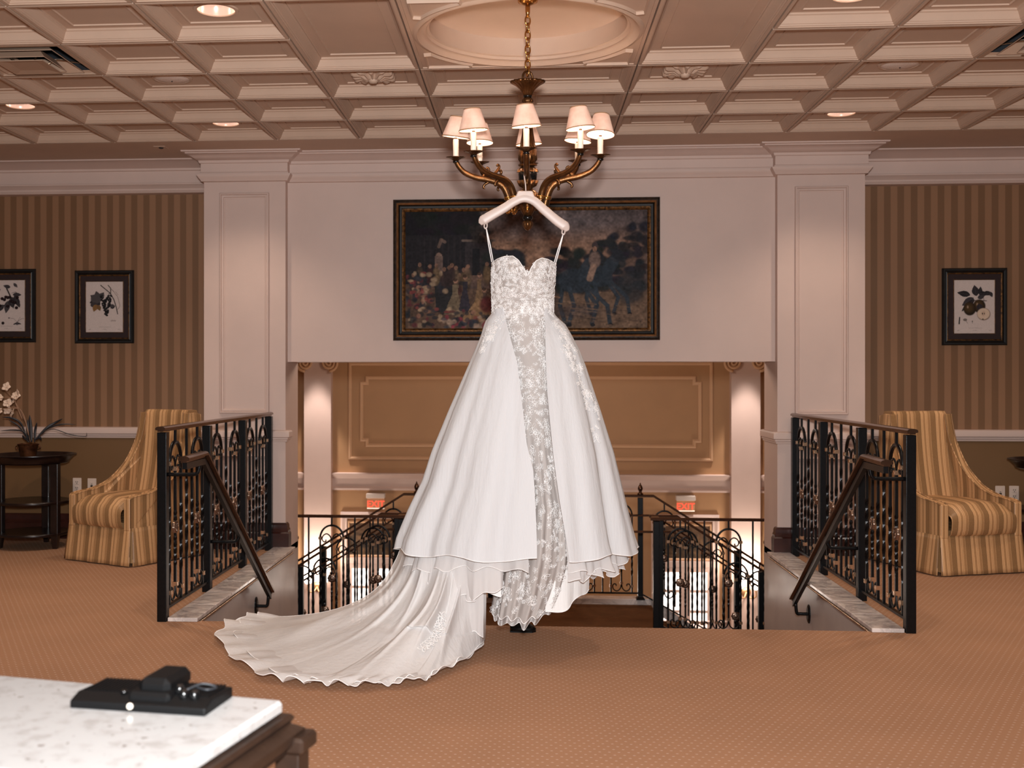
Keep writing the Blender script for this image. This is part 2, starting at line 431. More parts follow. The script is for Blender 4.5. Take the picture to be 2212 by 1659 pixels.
# steps down to the landing
st = thing('stairs', 'tan carpeted steps going down behind the wedding gown', 'stairs', (0, YE, 0), kind='structure')
for k in range(6):
    z1 = -(k+1)*.98/6; MB().box(-XO, XO, k*.28, k*.28+.3 if k < 5 else YBACK-YE, z1-.2, z1).build('step', 'carpet', st, bevel=.012)
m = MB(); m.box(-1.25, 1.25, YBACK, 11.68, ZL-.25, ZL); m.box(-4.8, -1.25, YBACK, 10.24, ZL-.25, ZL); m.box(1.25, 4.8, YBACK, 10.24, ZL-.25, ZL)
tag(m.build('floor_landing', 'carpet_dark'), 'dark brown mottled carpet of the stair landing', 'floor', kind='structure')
for sg, nm in ((-1, 'left'), (1, 'right')):
    fl = thing('stairs_'+nm, ('dark carpeted side flight dropping towards the EXIT sign behind the gown train' if sg < 0 else 'dark carpeted side flight dropping towards the EXIT sign clear of the gown train'), 'stairs', (sg*1.25, 10.3, ZL), kind='structure')
    for k in range(14):
        a, b = sg*k*.26, sg*(k*.26+.28); z1 = -(k+1)*.165
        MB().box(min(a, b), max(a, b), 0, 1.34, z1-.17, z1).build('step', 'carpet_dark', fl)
    mm = MB(); L = 14*.26
    mm.prism([(0, -.05), (0, .06), (sg*L, .06-L*.633), (sg*L, -.15-L*.633)][::sg], lambda a, b: (a, 1.34, b), lambda a, b: (a, 1.42, b))
    mm.build('stringer', 'marble', fl)
    mm = MB(); mm.prism([(0, -.05), (0, .06), (sg*L, .06-L*.633), (sg*L, -.15-L*.633)][::sg], lambda a, b: (a, -.06, b), lambda a, b: (a, 0, b))
    mm.build('stringer', 'marble', fl)
tag(MB().box(-1.25, 1.25, 11.62, 11.78, ZL-.3, ZL+.06).build('marble_kerb', 'marble', bevel=.01), 'pink marble kerb along the far edge of the landing', 'kerb')
tag(MB().box(-7, 7, YBACK, YHALL+.4, ZLOW-.2, ZLOW).build('floor_hall', 'hall_carpet_stone'), 'pale floor of the lower hall below the stairs', 'floor', kind='structure')
# striped walls
crown_wall = [(.012, 2.83), (.03, 2.85), (.03, 2.86), (.06, 2.885), (.07, 2.89), (.07, 2.90), (.05, 2.905), (.045, 3.0), (.06, 3.005), (.065, 3.02), (.10, 3.03), (.16, 3.05), (.20, 3.06), (.22, 3.06), (.22, 3.075)]
crown_col = [(0, 2.845), (.018, 2.85), (.022, 2.86), (.034, 2.875), (.046, 2.895), (.046, 2.902), (.028, 2.906), (.028, 2.915), (.020, 2.92), (.020, 2.985), (.030, 2.99), (.036, 3.008), (.046, 3.012), (.075, 3.03), (.105, 3.048), (.115, 3.05), (.118, 3.058), (.140, 3.060), (.145, 3.073)]
chair_prof = [(0, .83), (.012, .832), (.014, .845), (.022, .85), (.022, .862), (.034, .868), (.034, .905), (.028, .915), (.018, .92), (0, .922)]
base_prof = [(.032, 0), (.032, .125), (.024, .135), (.026, .15), (.018, .165), (.018, .185), (.01, .2), (0, .205)]
for sg, nm in ((-1, 'left'), (1, 'right')):
    x0, x1 = sorted((sg*7, sg*(XO+.02)))
    w = tag(MB().box(x0, x1, YWALL, YWALL+.1, -.05, ZC+.25).build('wall_'+nm, 'wallpaper'), 'brown striped wallpaper wall behind the chair by the ' + ('orchid table' if sg < 0 else 'pear print'), 'wall', kind='structure')
    a, b = (-7, -XCO) if sg < 0 else (XCO, 7)
    path = [(a, YWALL), (b, YWALL)]
    q = MB(); sweep_path(q, path, [(o_+.08, z_) for o_, z_ in crown_wall]+[(0, 3.2)]); q.rings([[(x_, YWALL, 2.83), (x_, YWALL-.092, 2.83)] for x_ in (a, b)], closed=False)
    tag(q.build('trim_crown_'+nm, 'paint_white', auto=35), 'cream crown moulding over the striped wall with the ' + ('orchid table' if sg < 0 else 'pear print'), 'moulding', kind='structure')
    q = MB(); sweep_path(q, path, chair_prof)
    tag(q.build('trim_chair_rail_'+nm, 'paint_white', auto=35), 'cream chair rail across the striped wall with the ' + ('orchid table' if sg < 0 else 'pear print'), 'moulding', kind='structure')
    q = MB(); sweep_path(q, path, base_prof)
    tag(q.build('baseboard_'+nm, 'mahogany', auto=35), 'dark mahogany baseboard under the ' + ('grape print wall' if sg < 0 else 'pear print wall'), 'baseboard', kind='structure')
    # pier (flat column) beside the opening
    xi, xo = sg*XO, sg*XCO; lo, hi = min(xi, xo), max(xi, xo)
    pr = tag(MB().box(lo, hi, YCOL, YBACK+(.13 if True else 0), -.05, ZC+.02).build('wall_pier_'+nm, 'paint_white'), 'cream panelled pier between the painting and the ' + ('grape print' if sg < 0 else 'pear print'), 'pillar', kind='structure')
    path = [(lo, YWALL), (lo, YCOL), (hi, YCOL), (hi, YHEAD+.02)] if sg < 0 else [(lo, YHEAD+.02), (lo, YCOL), (hi, YCOL), (hi, YWALL)]
    q = MB(); sweep_path(q, path, crown_col); q.build('capital_moulding', 'paint_white', pr, auto=35)
    q = MB(); sweep_path(q, [(lo, YWALL), (lo, YCOL), (hi, YCOL), (hi, YCOL+.1 if sg < 0 else YWALL)], chair_prof); q.build('chair_rail', 'paint_white', pr, auto=35)
    q = MB(); sweep_path(q, [(lo, YWALL if sg < 0 else YCOL+.06), (lo, YCOL), (hi, YCOL), (hi, YCOL+.06 if sg < 0 else YWALL)], base_prof); q.build('baseboard', 'mahogany', pr, auto=35)
    fp = [(0, 0), (0, .020), (.005, .026), (.012, .026), (.016, .012), (.020, .012), (.022, .016), (.030, .014), (.034, .004), (.042, .004), (.042, 0)]
    q = MB(); frame_sweep(q, lo+.127, hi-.127, 1.05, 2.757, YCOL, fp); q.build('panel_moulding', 'paint_white', pr, auto=30)
    q = MB(); frame_sweep(q, lo+.127, hi-.127, .3, .73, YCOL, fp); q.build('panel_moulding', 'paint_white', pr, auto=30)
    # stairwell side wall, kerb
    x0, x1 = sorted((sg*XO, sg*(XO+.06)))
    sw = tag(MB().box(x0, x1, YE+.001, YBACK+.13, ZL-.2, -.001).build('wall_stairwell_'+nm, 'paint_stair'), 'glossy grey wall panel under the kerb of the ' + ('grape print side' if sg < 0 else 'pear print side'), 'wall', kind='structure')
    kb = thing('marble_kerb', 'white veined marble kerb strip under the railing before the ' + ('grape print' if sg < 0 else 'pear print'), 'kerb', (sg*1.88, 6.05, 0))
    a, b = sorted((-sg*.09, sg*.076))
    ny = 7; ly = 2.608/ny
    for k in range(ny): MB().box(a, b, k*ly+.001-.0, (k+1)*ly-.001, 0, .022).build('marble_slab', 'marble', kb, bevel=.004)
    q = MB(); xb = sg*1.79
    q.prism([(xb+sg*.078, -.001), (xb+sg*.012, -.001), (xb+sg*.016, -.012), (xb+sg*.03, -.03), (xb+sg*.05, -.04), (xb+sg*.056, -.055), (xb+sg*.078, -.058)], lambda a, b: (a, YE+.01, b), lambda a, b: (a, 8.65, b)); q.build('kerb_moulding', 'bronze_rail', sw, auto=30)
    bead = MB().lathe([(.001, -.006), (.005, -.004), (.007, 0), (.005, .004), (.001, .006)], 8).build('bead', 'collar_brass', sw, smooth=True)
    bead.location = (xb+sg*.016, YE+.02, -.02)
    for k in range(1, 100): inst(bead, 'bead', sw, (xb+sg*.016, YE+.02+k*.0255, -.02))
# header over the opening
hd = tag(MB().box(-XO, XO, YHEAD, YBACK+.13, 1.45, ZC+.02).build('wall_header', 'paint_white'), 'cream header wall above the stair opening holding the large painting', 'wall', kind='structure')
q = MB(); sweep_path(q, [(-XO, YHEAD), (XO, YHEAD)], crown_col); q.build('crown_moulding', 'paint_white', hd, auto=35)
# ---- ceiling
ce = tag(MB().box(-7, 7, -3, YWALL+.1, ZC+.26, ZC+.36).build('ceiling', 'paint_ceiling'), 'cream coffered ceiling of square moulded tiles', 'ceiling', kind='structure')
MB().box(-7, 7, TY, YWALL, ZC+.0, ZC+.05).build('soffit', 'paint_ceiling', ce)
TP = [(0, .05), (.004, .05), (.004, .012), (.0045, 0), (.022, 0), (.022, .006), (.028, .008), (.030, .014), (.034, .016), (.044, .036), (.052, .05), (.060, .055), (.060, .062), (.066, .064), (.112, .064), (.115, .057), (.121, .057), (.124, .064)]
def tile_mesh(hx, hy, hole=0, split=False):
    q = MB(); R = []
    prof = TP if not split else TP[:-4]
    for i, z in prof: R.append([(-hx+i, -hy+i, z), (hx-i, -hy+i, z), (hx-i, hy-i, z), (-hx+i, hy-i, z)])
    q.rings([r[::-1] for r in R])
    i, z = prof[-1]
    if split:                                             # two sunk panels in one long coffer
        q.add([(-hx+i, -hy+i, z), (hx-i, -hy+i, z), (hx-i, hy-i, z), (-hx+i, hy-i, z)], [(0, 3, 2, 1)])
        for sx in (-1, 1):
            a, b = sorted((sx*.05, sx*(hx-.112))); c_ = hy-.112
            R = [[(a+d, -c_+d, zz), (b-d, -c_+d, zz), (b-d, c_-d, zz), (a+d, c_-d, zz)] for d, zz in ((0, .064), (.003, .057), (.009, .057), (.012, .063))]
            q.rings([r[::-1] for r in R])
    elif hole:
        n = 32; a = hx-i; b = hy-i; sq = []; ci = []
        for k in range(n):
            t = 2*PI*k/n; c, s = math.cos(t), math.sin(t); u = min(a/abs(c) if abs(c) > 1e-6 else 9, b/abs(s) if abs(s) > 1e-6 else 9)
            sq.append((c*u, s*u, z)); ci.append((hole*c, hole*s, z))
        q.rings([ci, sq])
    else: q.add([(-hx+i, -hy+i, z), (hx-i, -hy+i, z), (hx-i, hy-i, z), (-hx+i, hy-i, z)], [(0, 3, 2, 1)])
    return q
h_ = TS/2
proto = {}
CANS = [(1.525, 5.47), (-1.525, 5.47), (-3.355, 7.30), (3.355, 7.30), (2.135, 7.91), (-2.135, 7.91), (-3.355, 5.47), (3.355, 5.47), (-1.525, 3.03), (1.525, 3.03), (-1.525, 1.81), (1.525, 1.81)]  # cans nearer than the dome block are unseen, added to light the carpet
VENTS = [(-2.745, 6.08), (2.745, 6.08)]
def near(p, L): return any(abs(p[0]-a) < .05 and abs(p[1]-b) < .05 for a, b in L)
def place(kind, args, x, y):
    if kind not in proto:
        proto[kind] = tile_mesh(*args).build('ceiling_tile', 'paint_ceiling', ce); proto[kind].location = (x, y, ZC)
    else: inst(proto[kind], 'ceiling_tile', ce, (x, y, ZC))
for r in range(12):
    yc = TY-h_-r*TS
    for cidx in range(-8, 8):
        xc = (cidx+.5)*TS; ax = abs(xc)
        if ax < .61:
            if r < 3:
                if cidx == 0: place('wide_split' if r else 'wide_split', (TS, h_, 0, True) if r < 2 else (TS, h_), 0, yc) if r < 2 else place('wide', (TS, h_), 0, yc)
                continue
            if r in (3, 4): continue                       # dome block
        if .61 < ax < 1.22 and r in (3, 4):
            if r == 3: place('deep', (h_, TS), xc, yc-h_)
            continue
        if near((xc, yc), VENTS): continue
        if near((xc, yc), CANS): place('hole', (h_, h_, .105), xc, yc)
        else: place('plain', (h_, h_), xc, yc)
MB().box(-7, 7, -3, TY-12*TS, ZC, ZC+.05).build('ceiling_panel', 'paint_ceiling', ce)
for sg in (-1, 1):
    a, b = sorted((sg*8*TS, sg*7)); MB().box(a, b, TY-12*TS, TY, ZC, ZC+.05).build('ceiling_panel', 'paint_ceiling', ce)
# round dome block
DY = TY-4*TS
dm = MB(); R = []
for i, z in TP[:6]: R.append([(-TS+i, -TS+i, z), (TS-i, -TS+i, z), (TS-i, TS-i, z), (-TS+i, TS-i, z)][::-1])
dm.rings(R)
n = 96; zf = .03
def sqpt(t, a):
    c, s = math.cos(t), math.sin(t); u = min(a/abs(c) if abs(c) > 1e-6 else 9, a/abs(s) if abs(s) > 1e-6 else 9); return (c*u, s*u)
ts = [2*PI*k/n for k in range(n)]
sq = [sqpt(t, TS-.022)+(.006,) for t in ts]; RR = [[(.585*math.cos(t), .585*math.sin(t), .006) for t in ts], [min((p, (.585*math.cos(t), .585*math.sin(t))), key=lambda w: w[0]**2+w[1]**2)+(.006,) for p, t in [(sqpt(t, TS-.022), t) for t in ts]]]
prof = [(.585, .004), (.575, -.006), (.562, -.008), (.552, .0), (.545, .012), (.53, .018), (.518, .016), (.512, .03), (.500, .035), (.500, .13), (.46, .15), (.3, .17), (.001, .175)]
rr = [[(q_[0]*math.cos(t), q_[0]*math.sin(t), q_[1]) for t in ts] for q_ in prof]
dm.rings([sq, rr[0]]); dm.rings(rr)
o = dm.build('ceiling_dome', 'paint_ceiling', ce, auto=40); o.location = (0, DY, ZC)
for sx in (-1, 1):
    for sy in (-1, 1):                                     # sunk corner spandrels with crown edges
        q = MB(); P = []
        pts = [(TS-.05, TS-.05), (TS-.05, TS-.30)]+[(.60*math.cos(t), .60*math.sin(t)) for t in np.linspace(math.radians(30), math.radians(60), 8)]+[(TS-.30, TS-.05)]
        c0 = (TS-.13, TS-.13)
        R = []
        for k_, zz in ((1, .005), (.96, -.012), (.92, -.012), (.88, .0), (.84, .003)):
            R.append([(sx*(c0[0]+(a-c0[0])*k_), sy*(c0[1]+(b-c0[1])*k_), zz) for a, b in pts])
        q.rings(R, cap1=True); o = q.build('spandrel_moulding', 'paint_ceiling', ce); o.location = (0, DY, ZC)
# ---- lower hall
hw = tag(MB().box(-7, 7, YHALL, YHALL+.2, ZLOW, 3.6).build('wall_hall', 'paint_hall'), 'tan panelled far wall of the lower hall with two EXIT signs', 'wall', kind='structure')
bp = [(0, 0), (0, .02), (.012, .028), (.03, .028), (.042, .012), (.05, .012), (.05, 0)]
q = MB(); frame_sweep(q, -2.78, 2.81, .05, 1.56, YHALL, bp); q.build('panel_moulding', 'paint_hall_trim', hw, auto=30)
def notched(a0, a1, b0, b1, nx, nz):
    return [(a0+nx, b0), (a1-nx, b0), (a1-nx, b0+nz), (a1, b0+nz), (a1, b1-nz), (a1-nx, b1-nz), (a1-nx, b1), (a0+nx, b1), (a0+nx, b1-nz), (a0, b1-nz), (a0, b0+nz), (a0+nx, b0+nz)]
q = MB(); A = notched(-2.60, 2.64, .25, 1.345, .085, .085); R = []
for i, d in bp:
    R.append([(x, YHALL-d, z) for x, z in notched(-2.60+i, 2.64-i, .25+i, 1.345-i, .085, .085)])
q.rings(R); q.build('panel_moulding', 'paint_hall_trim', hw, auto=30)
for sg in (-1, 1):
    a, b = sorted((sg*3.72, sg*5.2)); q = MB(); frame_sweep(q, a, b, .05, 1.56, YHALL, bp); q.build('panel_moulding', 'paint_hall_trim', hw, auto=30)
q = MB(); sweep_path(q, [(-7, YHALL), (7, YHALL)], [(0, -.425), (.06, -.42), (.07, -.39), (.05, -.37), (.04, -.36), (.04, -.24), (.06, -.225), (.10, -.19), (.12, -.175), (.12, -.155), (0, -.15)]); q.build('band_moulding', 'paint_white', hw, auto=35)
q = MB(); sweep_path(q, [(-7, YHALL), (7, YHALL)], [(0, -2.62), (.05, -2.6), (.05, -2.5), (.03, -2.48), (.03, -2.42), (.06, -2.38), (0, -2.36)]); q.build('band_moulding', 'paint_white', hw, auto=35)
for sg, nm in ((-1, 'left'), (1, 'right')):
    x0, x1 = (-3.45, -3.03) if sg < 0 else (3.06, 3.49)
    pl = tag(MB().box(x0, x1, YHALL-.16, YHALL, ZLOW, 1.7).build('wall_pilaster_'+nm, 'paint_white'), 'cream pilaster with scroll capital on the hall wall ' + ('nearer the gown train' if sg < 0 else 'away from the train'), 'pilaster', kind='structure')
    for sx in (x0+.02, x1-.02):
        q = MB(); P = []
        for k in range(60):
            t = k/59; r = .125*(1-t)**.9+.008; a = -PI/2+sg*0+t*5*PI*(1 if sx > (x0+x1)/2 else -1)
            P.append((sx+r*math.cos(a), YHALL-.2-.03*t, 1.555+r*math.sin(a)))
        q.tube(P, [.022*(1-.5*k/59) for k in range(60)], 8); q.build('volute', 'paint_hall_trim', pl, smooth=True)
        q = MB(); q.lathe([(.001, 0), (.10, 0), (.11, .02), (.11, .05), (.001, .05)], 20); o = q.build('volute_disc', 'paint_hall_trim', pl, auto=40); o.location = (sx, YHALL-.14, 1.555); o.rotation_euler = (PI/2, 0, 0)
    MB().box(x0-.06, x1+.06, YHALL-.24, YHALL, 1.70, 1.80).build('abacus', 'paint_hall_trim', pl, bevel=.015)
    for sx, L in ((x0+.02, 1), (x1-.02, -1)): pass
    # sconce
    xs = (x0+x1)/2
    sc = thing('wall_sconce', 'bright wall sconce with glass shades on the pilaster ' + ('nearer the gown train' if sg < 0 else 'away from the train'), 'wall lamp', (xs, YHALL-.16, -1.9))
    MB().lathe([(.001, 0), (.06, 0), (.075, .01), (.06, .03), (.001, .03)], 20).build('backplate', 'sconce_brass', sc, smooth=True).rotation_euler = (PI/2, 0, 0)
    for dx in (-.12, .12):
        P = catmull([(0, -.02, 0), (dx*.4, -.1, -.07), (dx, -.14, -.04), (dx, -.14, .06)], 6)
        MB().tube(P, .012, 8).build('arm', 'sconce_brass', sc, smooth=True)
        o = MB().lathe([(.02, 0), (.05, .02), (.075, .09), (.085, .18), (.075, .25), (.05, .30), (.03, .30)], 18).build('glass_shade', 'sconce_glow', sc, smooth=True); o.location = (dx, -.14, .06)
    light('sconce_light', 'POINT', (xs, YHALL-.55, -1.5), 45, (1, .86, .74), .12)
    # framed panel, door below
    xc = sg*2.39
    dr = thing('door_%d' % (1 if sg < 0 else 2), 'cream framed glazed door under the EXIT sign ' + ('nearer the gown train' if sg < 0 else 'away from the gown train'), 'door', (xc, YHALL, ZLOW), kind='structure')
    zz = lambda v: v-ZLOW
    q = MB(); frame_sweep(q, -.51, .51, 0, zz(-.76), 0, [(0, 0), (0, .05), (.03, .07), (.07, .05), (.10, .05), (.10, 0)]); q.build('door_frame', 'paint_white', dr)
    MB().box(-.46, .46, -.09, 0, zz(-1.56), zz(-1.46)).build('transom_bar', 'paint_white', dr, bevel=.01)
    for lx in (-.41, .0):
        lf = MB(); lf.box(lx+.005, lx+.405, -.02, 0, 0, zz(-1.56)); lf = lf.build('door_leaf', 'paint_white', dr)
        for rk in range(5):
            z1 = zz(-1.64)-rk*.31
            for ck in (0,):
                MB().box(lx+.08, lx+.33, -.03, -.02, z1-.265, z1).build('pane', 'day_pane', lf)
    ap = thing('hall_picture', 'dark landscape picture above the glazed door ' + ('nearer the gown train' if sg < 0 else 'away from the train'), 'picture', (xc, YHALL, -1.18))
    q = MB(); q.rings([[(-.40+i, -d, -.28+i), (.40-i, -d, -.28+i), (.40-i, -d, .28-i), (-.40+i, -d, .28-i)] for i, d in ((0, 0), (0, .03), (.02, .04), (.035, .02))]); q.build('picture_frame', 'paint_hall_trim', ap)
    cv_ = CANV(); cv_.mesh('canvas', .73, .49, 'oil_paint', ap, -.012)
    # EXIT sign
    ex = thing('exit_sign', 'red lit EXIT sign on the hall wall ' + ('nearer the gown train' if sg < 0 else 'away from the gown train'), 'exit sign', (-2.345 if sg < 0 else 2.39, YHALL, -.705))
    MB().bbox(-.145, .145, -.12, 0, .165, .24, .008).build('housing', 'exit_housing', ex)
    MB().bbox(-.134, .134, -.075, -.045, 0, .165, .003).build('panel', 'exit_panel', ex)
    MB().box(-.134, .134, -.082, -.075, .0, .014).build('glow_edge', 'shade_inner', ex)
    cu = bpy.data.curves.new('exit_text', 'FONT'); cu.body = 'EXIT'; cu.size = .135; cu.align_x = 'CENTER'; cu.extrude = .002; cu.offset = .001
    to = bpy.data.objects.new('exit_text', cu); COL.objects.link(to)
    bpy.context.view_layer.update(); me = bpy.data.meshes.new_from_object(to.evaluated_get(bpy.context.evaluated_depsgraph_get())); bpy.data.objects.remove(to)
    me.materials.clear(); me.materials.append(M['exit_red']); t_ = bpy.data.objects.new('lettering', me); COL.objects.link(t_); t_.parent = ex
    t_.location = (0, -.079, .032); t_.rotation_euler = (PI/2, 0, 0)
    # hall side walls
    a, b = sorted((sg*5.2, sg*5.4))
    tag(MB().box(a, b, YBACK+.13, YHALL, ZLOW, 3.6).build('wall_hall_'+nm, 'paint_hall'), 'tan side wall of the lower hall on the ' + ('grape print side' if sg < 0 else 'pear print side'), 'wall', kind='structure')
    light('hall_downlight', 'SPOT', (xs, YHALL-.16-.42, 2.3), 430, (1, .90, .84), .05, (0, 0, 0), 42, .35)
tag(MB().box(-7, 7, YBACK+.13, YHALL+.2, 3.6, 3.7).build('ceiling_hall', 'paint_ceiling'), 'plain ceiling of the lower stair hall', 'ceiling', kind='structure')
light('landing_light', 'POINT', (0, 9.75, 1.75), 40, (1, .78, .62), .15)
light('hall_light', 'POINT', (0, 13.6, 2.9), 130, (1, .86, .74), .4)
light('hall_low_light', 'POINT', (0, 15.0, -1.6), 45, (1, .88, .78), .4)

# ================================================================== RAILINGS
def twist_bar(h, a, t0, t1, turns, n=None):                # square bar, twisted between t0 and t1
    zs = [0, t0]+list(np.linspace(t0, t1, 26))[1:]+[h]
    R = []
    for z in zs:
        ang = PI/4+2*PI*turns*min(1, max(0, (z-t0)/(t1-t0)))
        R.append([(a*math.cos(ang+k*PI/2), a*math.sin(ang+k*PI/2), z) for k in range(4)])
    return MB().rings(R, True, True, True)
def scroll_pts(r0, turns, n=22, flip=1):
    return [(flip*(r0-(r0*(1-.78*k/(n-1)))*math.cos(turns*2*PI*k/(n-1))), 0, r0*(1-.78*k/(n-1))*math.sin(turns*2*PI*k/(n-1))) for k in range(n)]
BAR = {}
def bars():
    s = .0105
    def reg(k, o): o.hide_render = True; BAR[k] = o
    BAR['side'] = twist_bar(.785, s, .17, .56, 5)
    BAR['centre'] = twist_bar(.645, s, .10, .42, 4)
    BAR['full'] = twist_bar(.985, s*.95, .25, .70, 5)
    BAR['stub'] = MB().box(-.007, .007, -.007, .007, 0, .085)
    a = MB(); P = [(.106*math.cos(t), 0, .118*math.sin(t)) for t in np.linspace(0, PI, 17)]; a.tube(P, .0115, 4); BAR['arch'] = a
    # C scroll inside the arch: starts at the centre bar, swings up and over to the side bar and curls back
    P = catmull([(0, 0, -.035), (.012, 0, .016), (.044, 0, .042), (.078, 0, .026), (.088, 0, -.008), (.072, 0, -.030), (.054, 0, -.022), (.055, 0, -.008)], 4)
    BAR['scroll'] = MB().tube(P, .0065, 5)
    BAR['collar'] = MB().box(-.015, .015, -.013, .013, -.004, .004).box(-.013, .013, -.015, .015, -.012, .012)
    pr = MB(); R = []
    for r, z in ((.0, .016), (.010, .015), (.014, .010), (.020, .013), (.034, .009), (.040, .002), (.036, -.002)):
        R.append([(r*(1+.1*math.cos(8*t))*math.cos(t), -z, r*(1+.1*math.cos(8*t))*math.sin(t)) for t in [2*PI*k/24 for k in range(24)]])
    pr.rings(R[::-1]); pr.rings([[(x, -y, z) for x, y, z in r] for r in R]); BAR['rosette'] = pr
bars()
class Parts:                                               # shared meshes for one family of railings
    def __init__(s): s.o = {}
    def put(s, key, name, mat, parent, loc, rot=(0, 0, 0), scale=(1, 1, 1), smooth=False):
        if key not in s.o:
            o = BAR[key].build(name, mat, parent, smooth=smooth); o.location = loc; o.rotation_euler = rot; o.scale = scale; s.o[key] = o
        else: o = inst(s.o[key], name, parent, loc, rot, scale)
        return o
PT = Parts()
H = 1.05
rail_prof = [(y_*.8, z_*.72) for y_, z_ in [(-.018, -.022), (.018, -.022), (.018, -.012), (.034, -.008), (.034, .006), (.026, .014), (.012, .018), (-.012, .018), (-.026, .014), (-.034, .006), (-.034, -.008), (-.018, -.012)]]
def top_rail(name, mat, parent, pts, sc=1):                # pts in the local xz plane
    R = []
    for i, p in enumerate(pts):
        R.append([(p[0], y*sc, p[2]+z*sc) for y, z in rail_prof])
    return MB().rings(R, True, True, True).build(name, mat, parent, auto=40)
def railing(parent, posts, zoff=lambda x: 0, first=None, last=None, units=2, post_mat='iron', post_w=.026, post_base=None):
    for x in posts:
        z = zoff(x); MB().box(x-post_w, x+post_w, -post_w, post_w, z, z+H-.02).build('post', post_mat, parent, bevel=.003)
    for x0, x1 in zip(posts[:-1], posts[1:]):
        R = [[(x, y, zoff(x)+zz) for y, zz in ((-.012, .055), (.012, .055), (.012, .07), (-.012, .07))] for x in (x0, x1)]
        MB().rings(R, True, True, True).build('bottom_rail', 'iron', parent)
        W = (x1-x0)/units
        for u in range(units):
            c = x0+W*(u+.5); zc = zoff(c)
            for sx in (-1, 1):
                xx = c+sx*.106; dz = zoff(xx)-zc
                o = PT.put('side', 'baluster', 'iron', parent, (xx, 0, zc+.065+dz), scale=(1, 1, (.785-dz)/.785))
                PT.put('scroll', 'scroll', 'iron', parent, (c, 0, zc+.845), (0, 0, 0 if sx > 0 else PI), smooth=True)
                PT.put('scroll', 'scroll', 'iron', parent, (c, 0, zc+.125), (PI, 0, PI if sx < 0 else 0), smooth=True)
                PT.put('collar', 'collar', 'collar_brass', parent, (xx, 0, zc+.85))
                PT.put('collar', 'collar', 'collar_brass', parent, (xx, 0, zc+.135))
            PT.put('centre', 'baluster', 'iron', parent, (c, 0, zc+.17))
            PT.put('collar', 'collar', 'collar_brass', parent, (c, 0, zc+.815)); PT.put('collar', 'collar', 'collar_brass', parent, (c, 0, zc+.165))
            PT.put('rosette', 'rosette', 'rosette_metal', parent, (c, 0, zc+.485), smooth=True)
            PT.put('arch', 'arch', 'iron', parent, (c, 0, zc+.848), smooth=True)
            PT.put('stub', 'stub', 'iron', parent, (c, 0, zc+.955))
            if u < units-1:
                xx = x0+W*(u+1); PT.put('full', 'baluster', 'iron', parent, (xx, 0, zoff(xx)+.06))
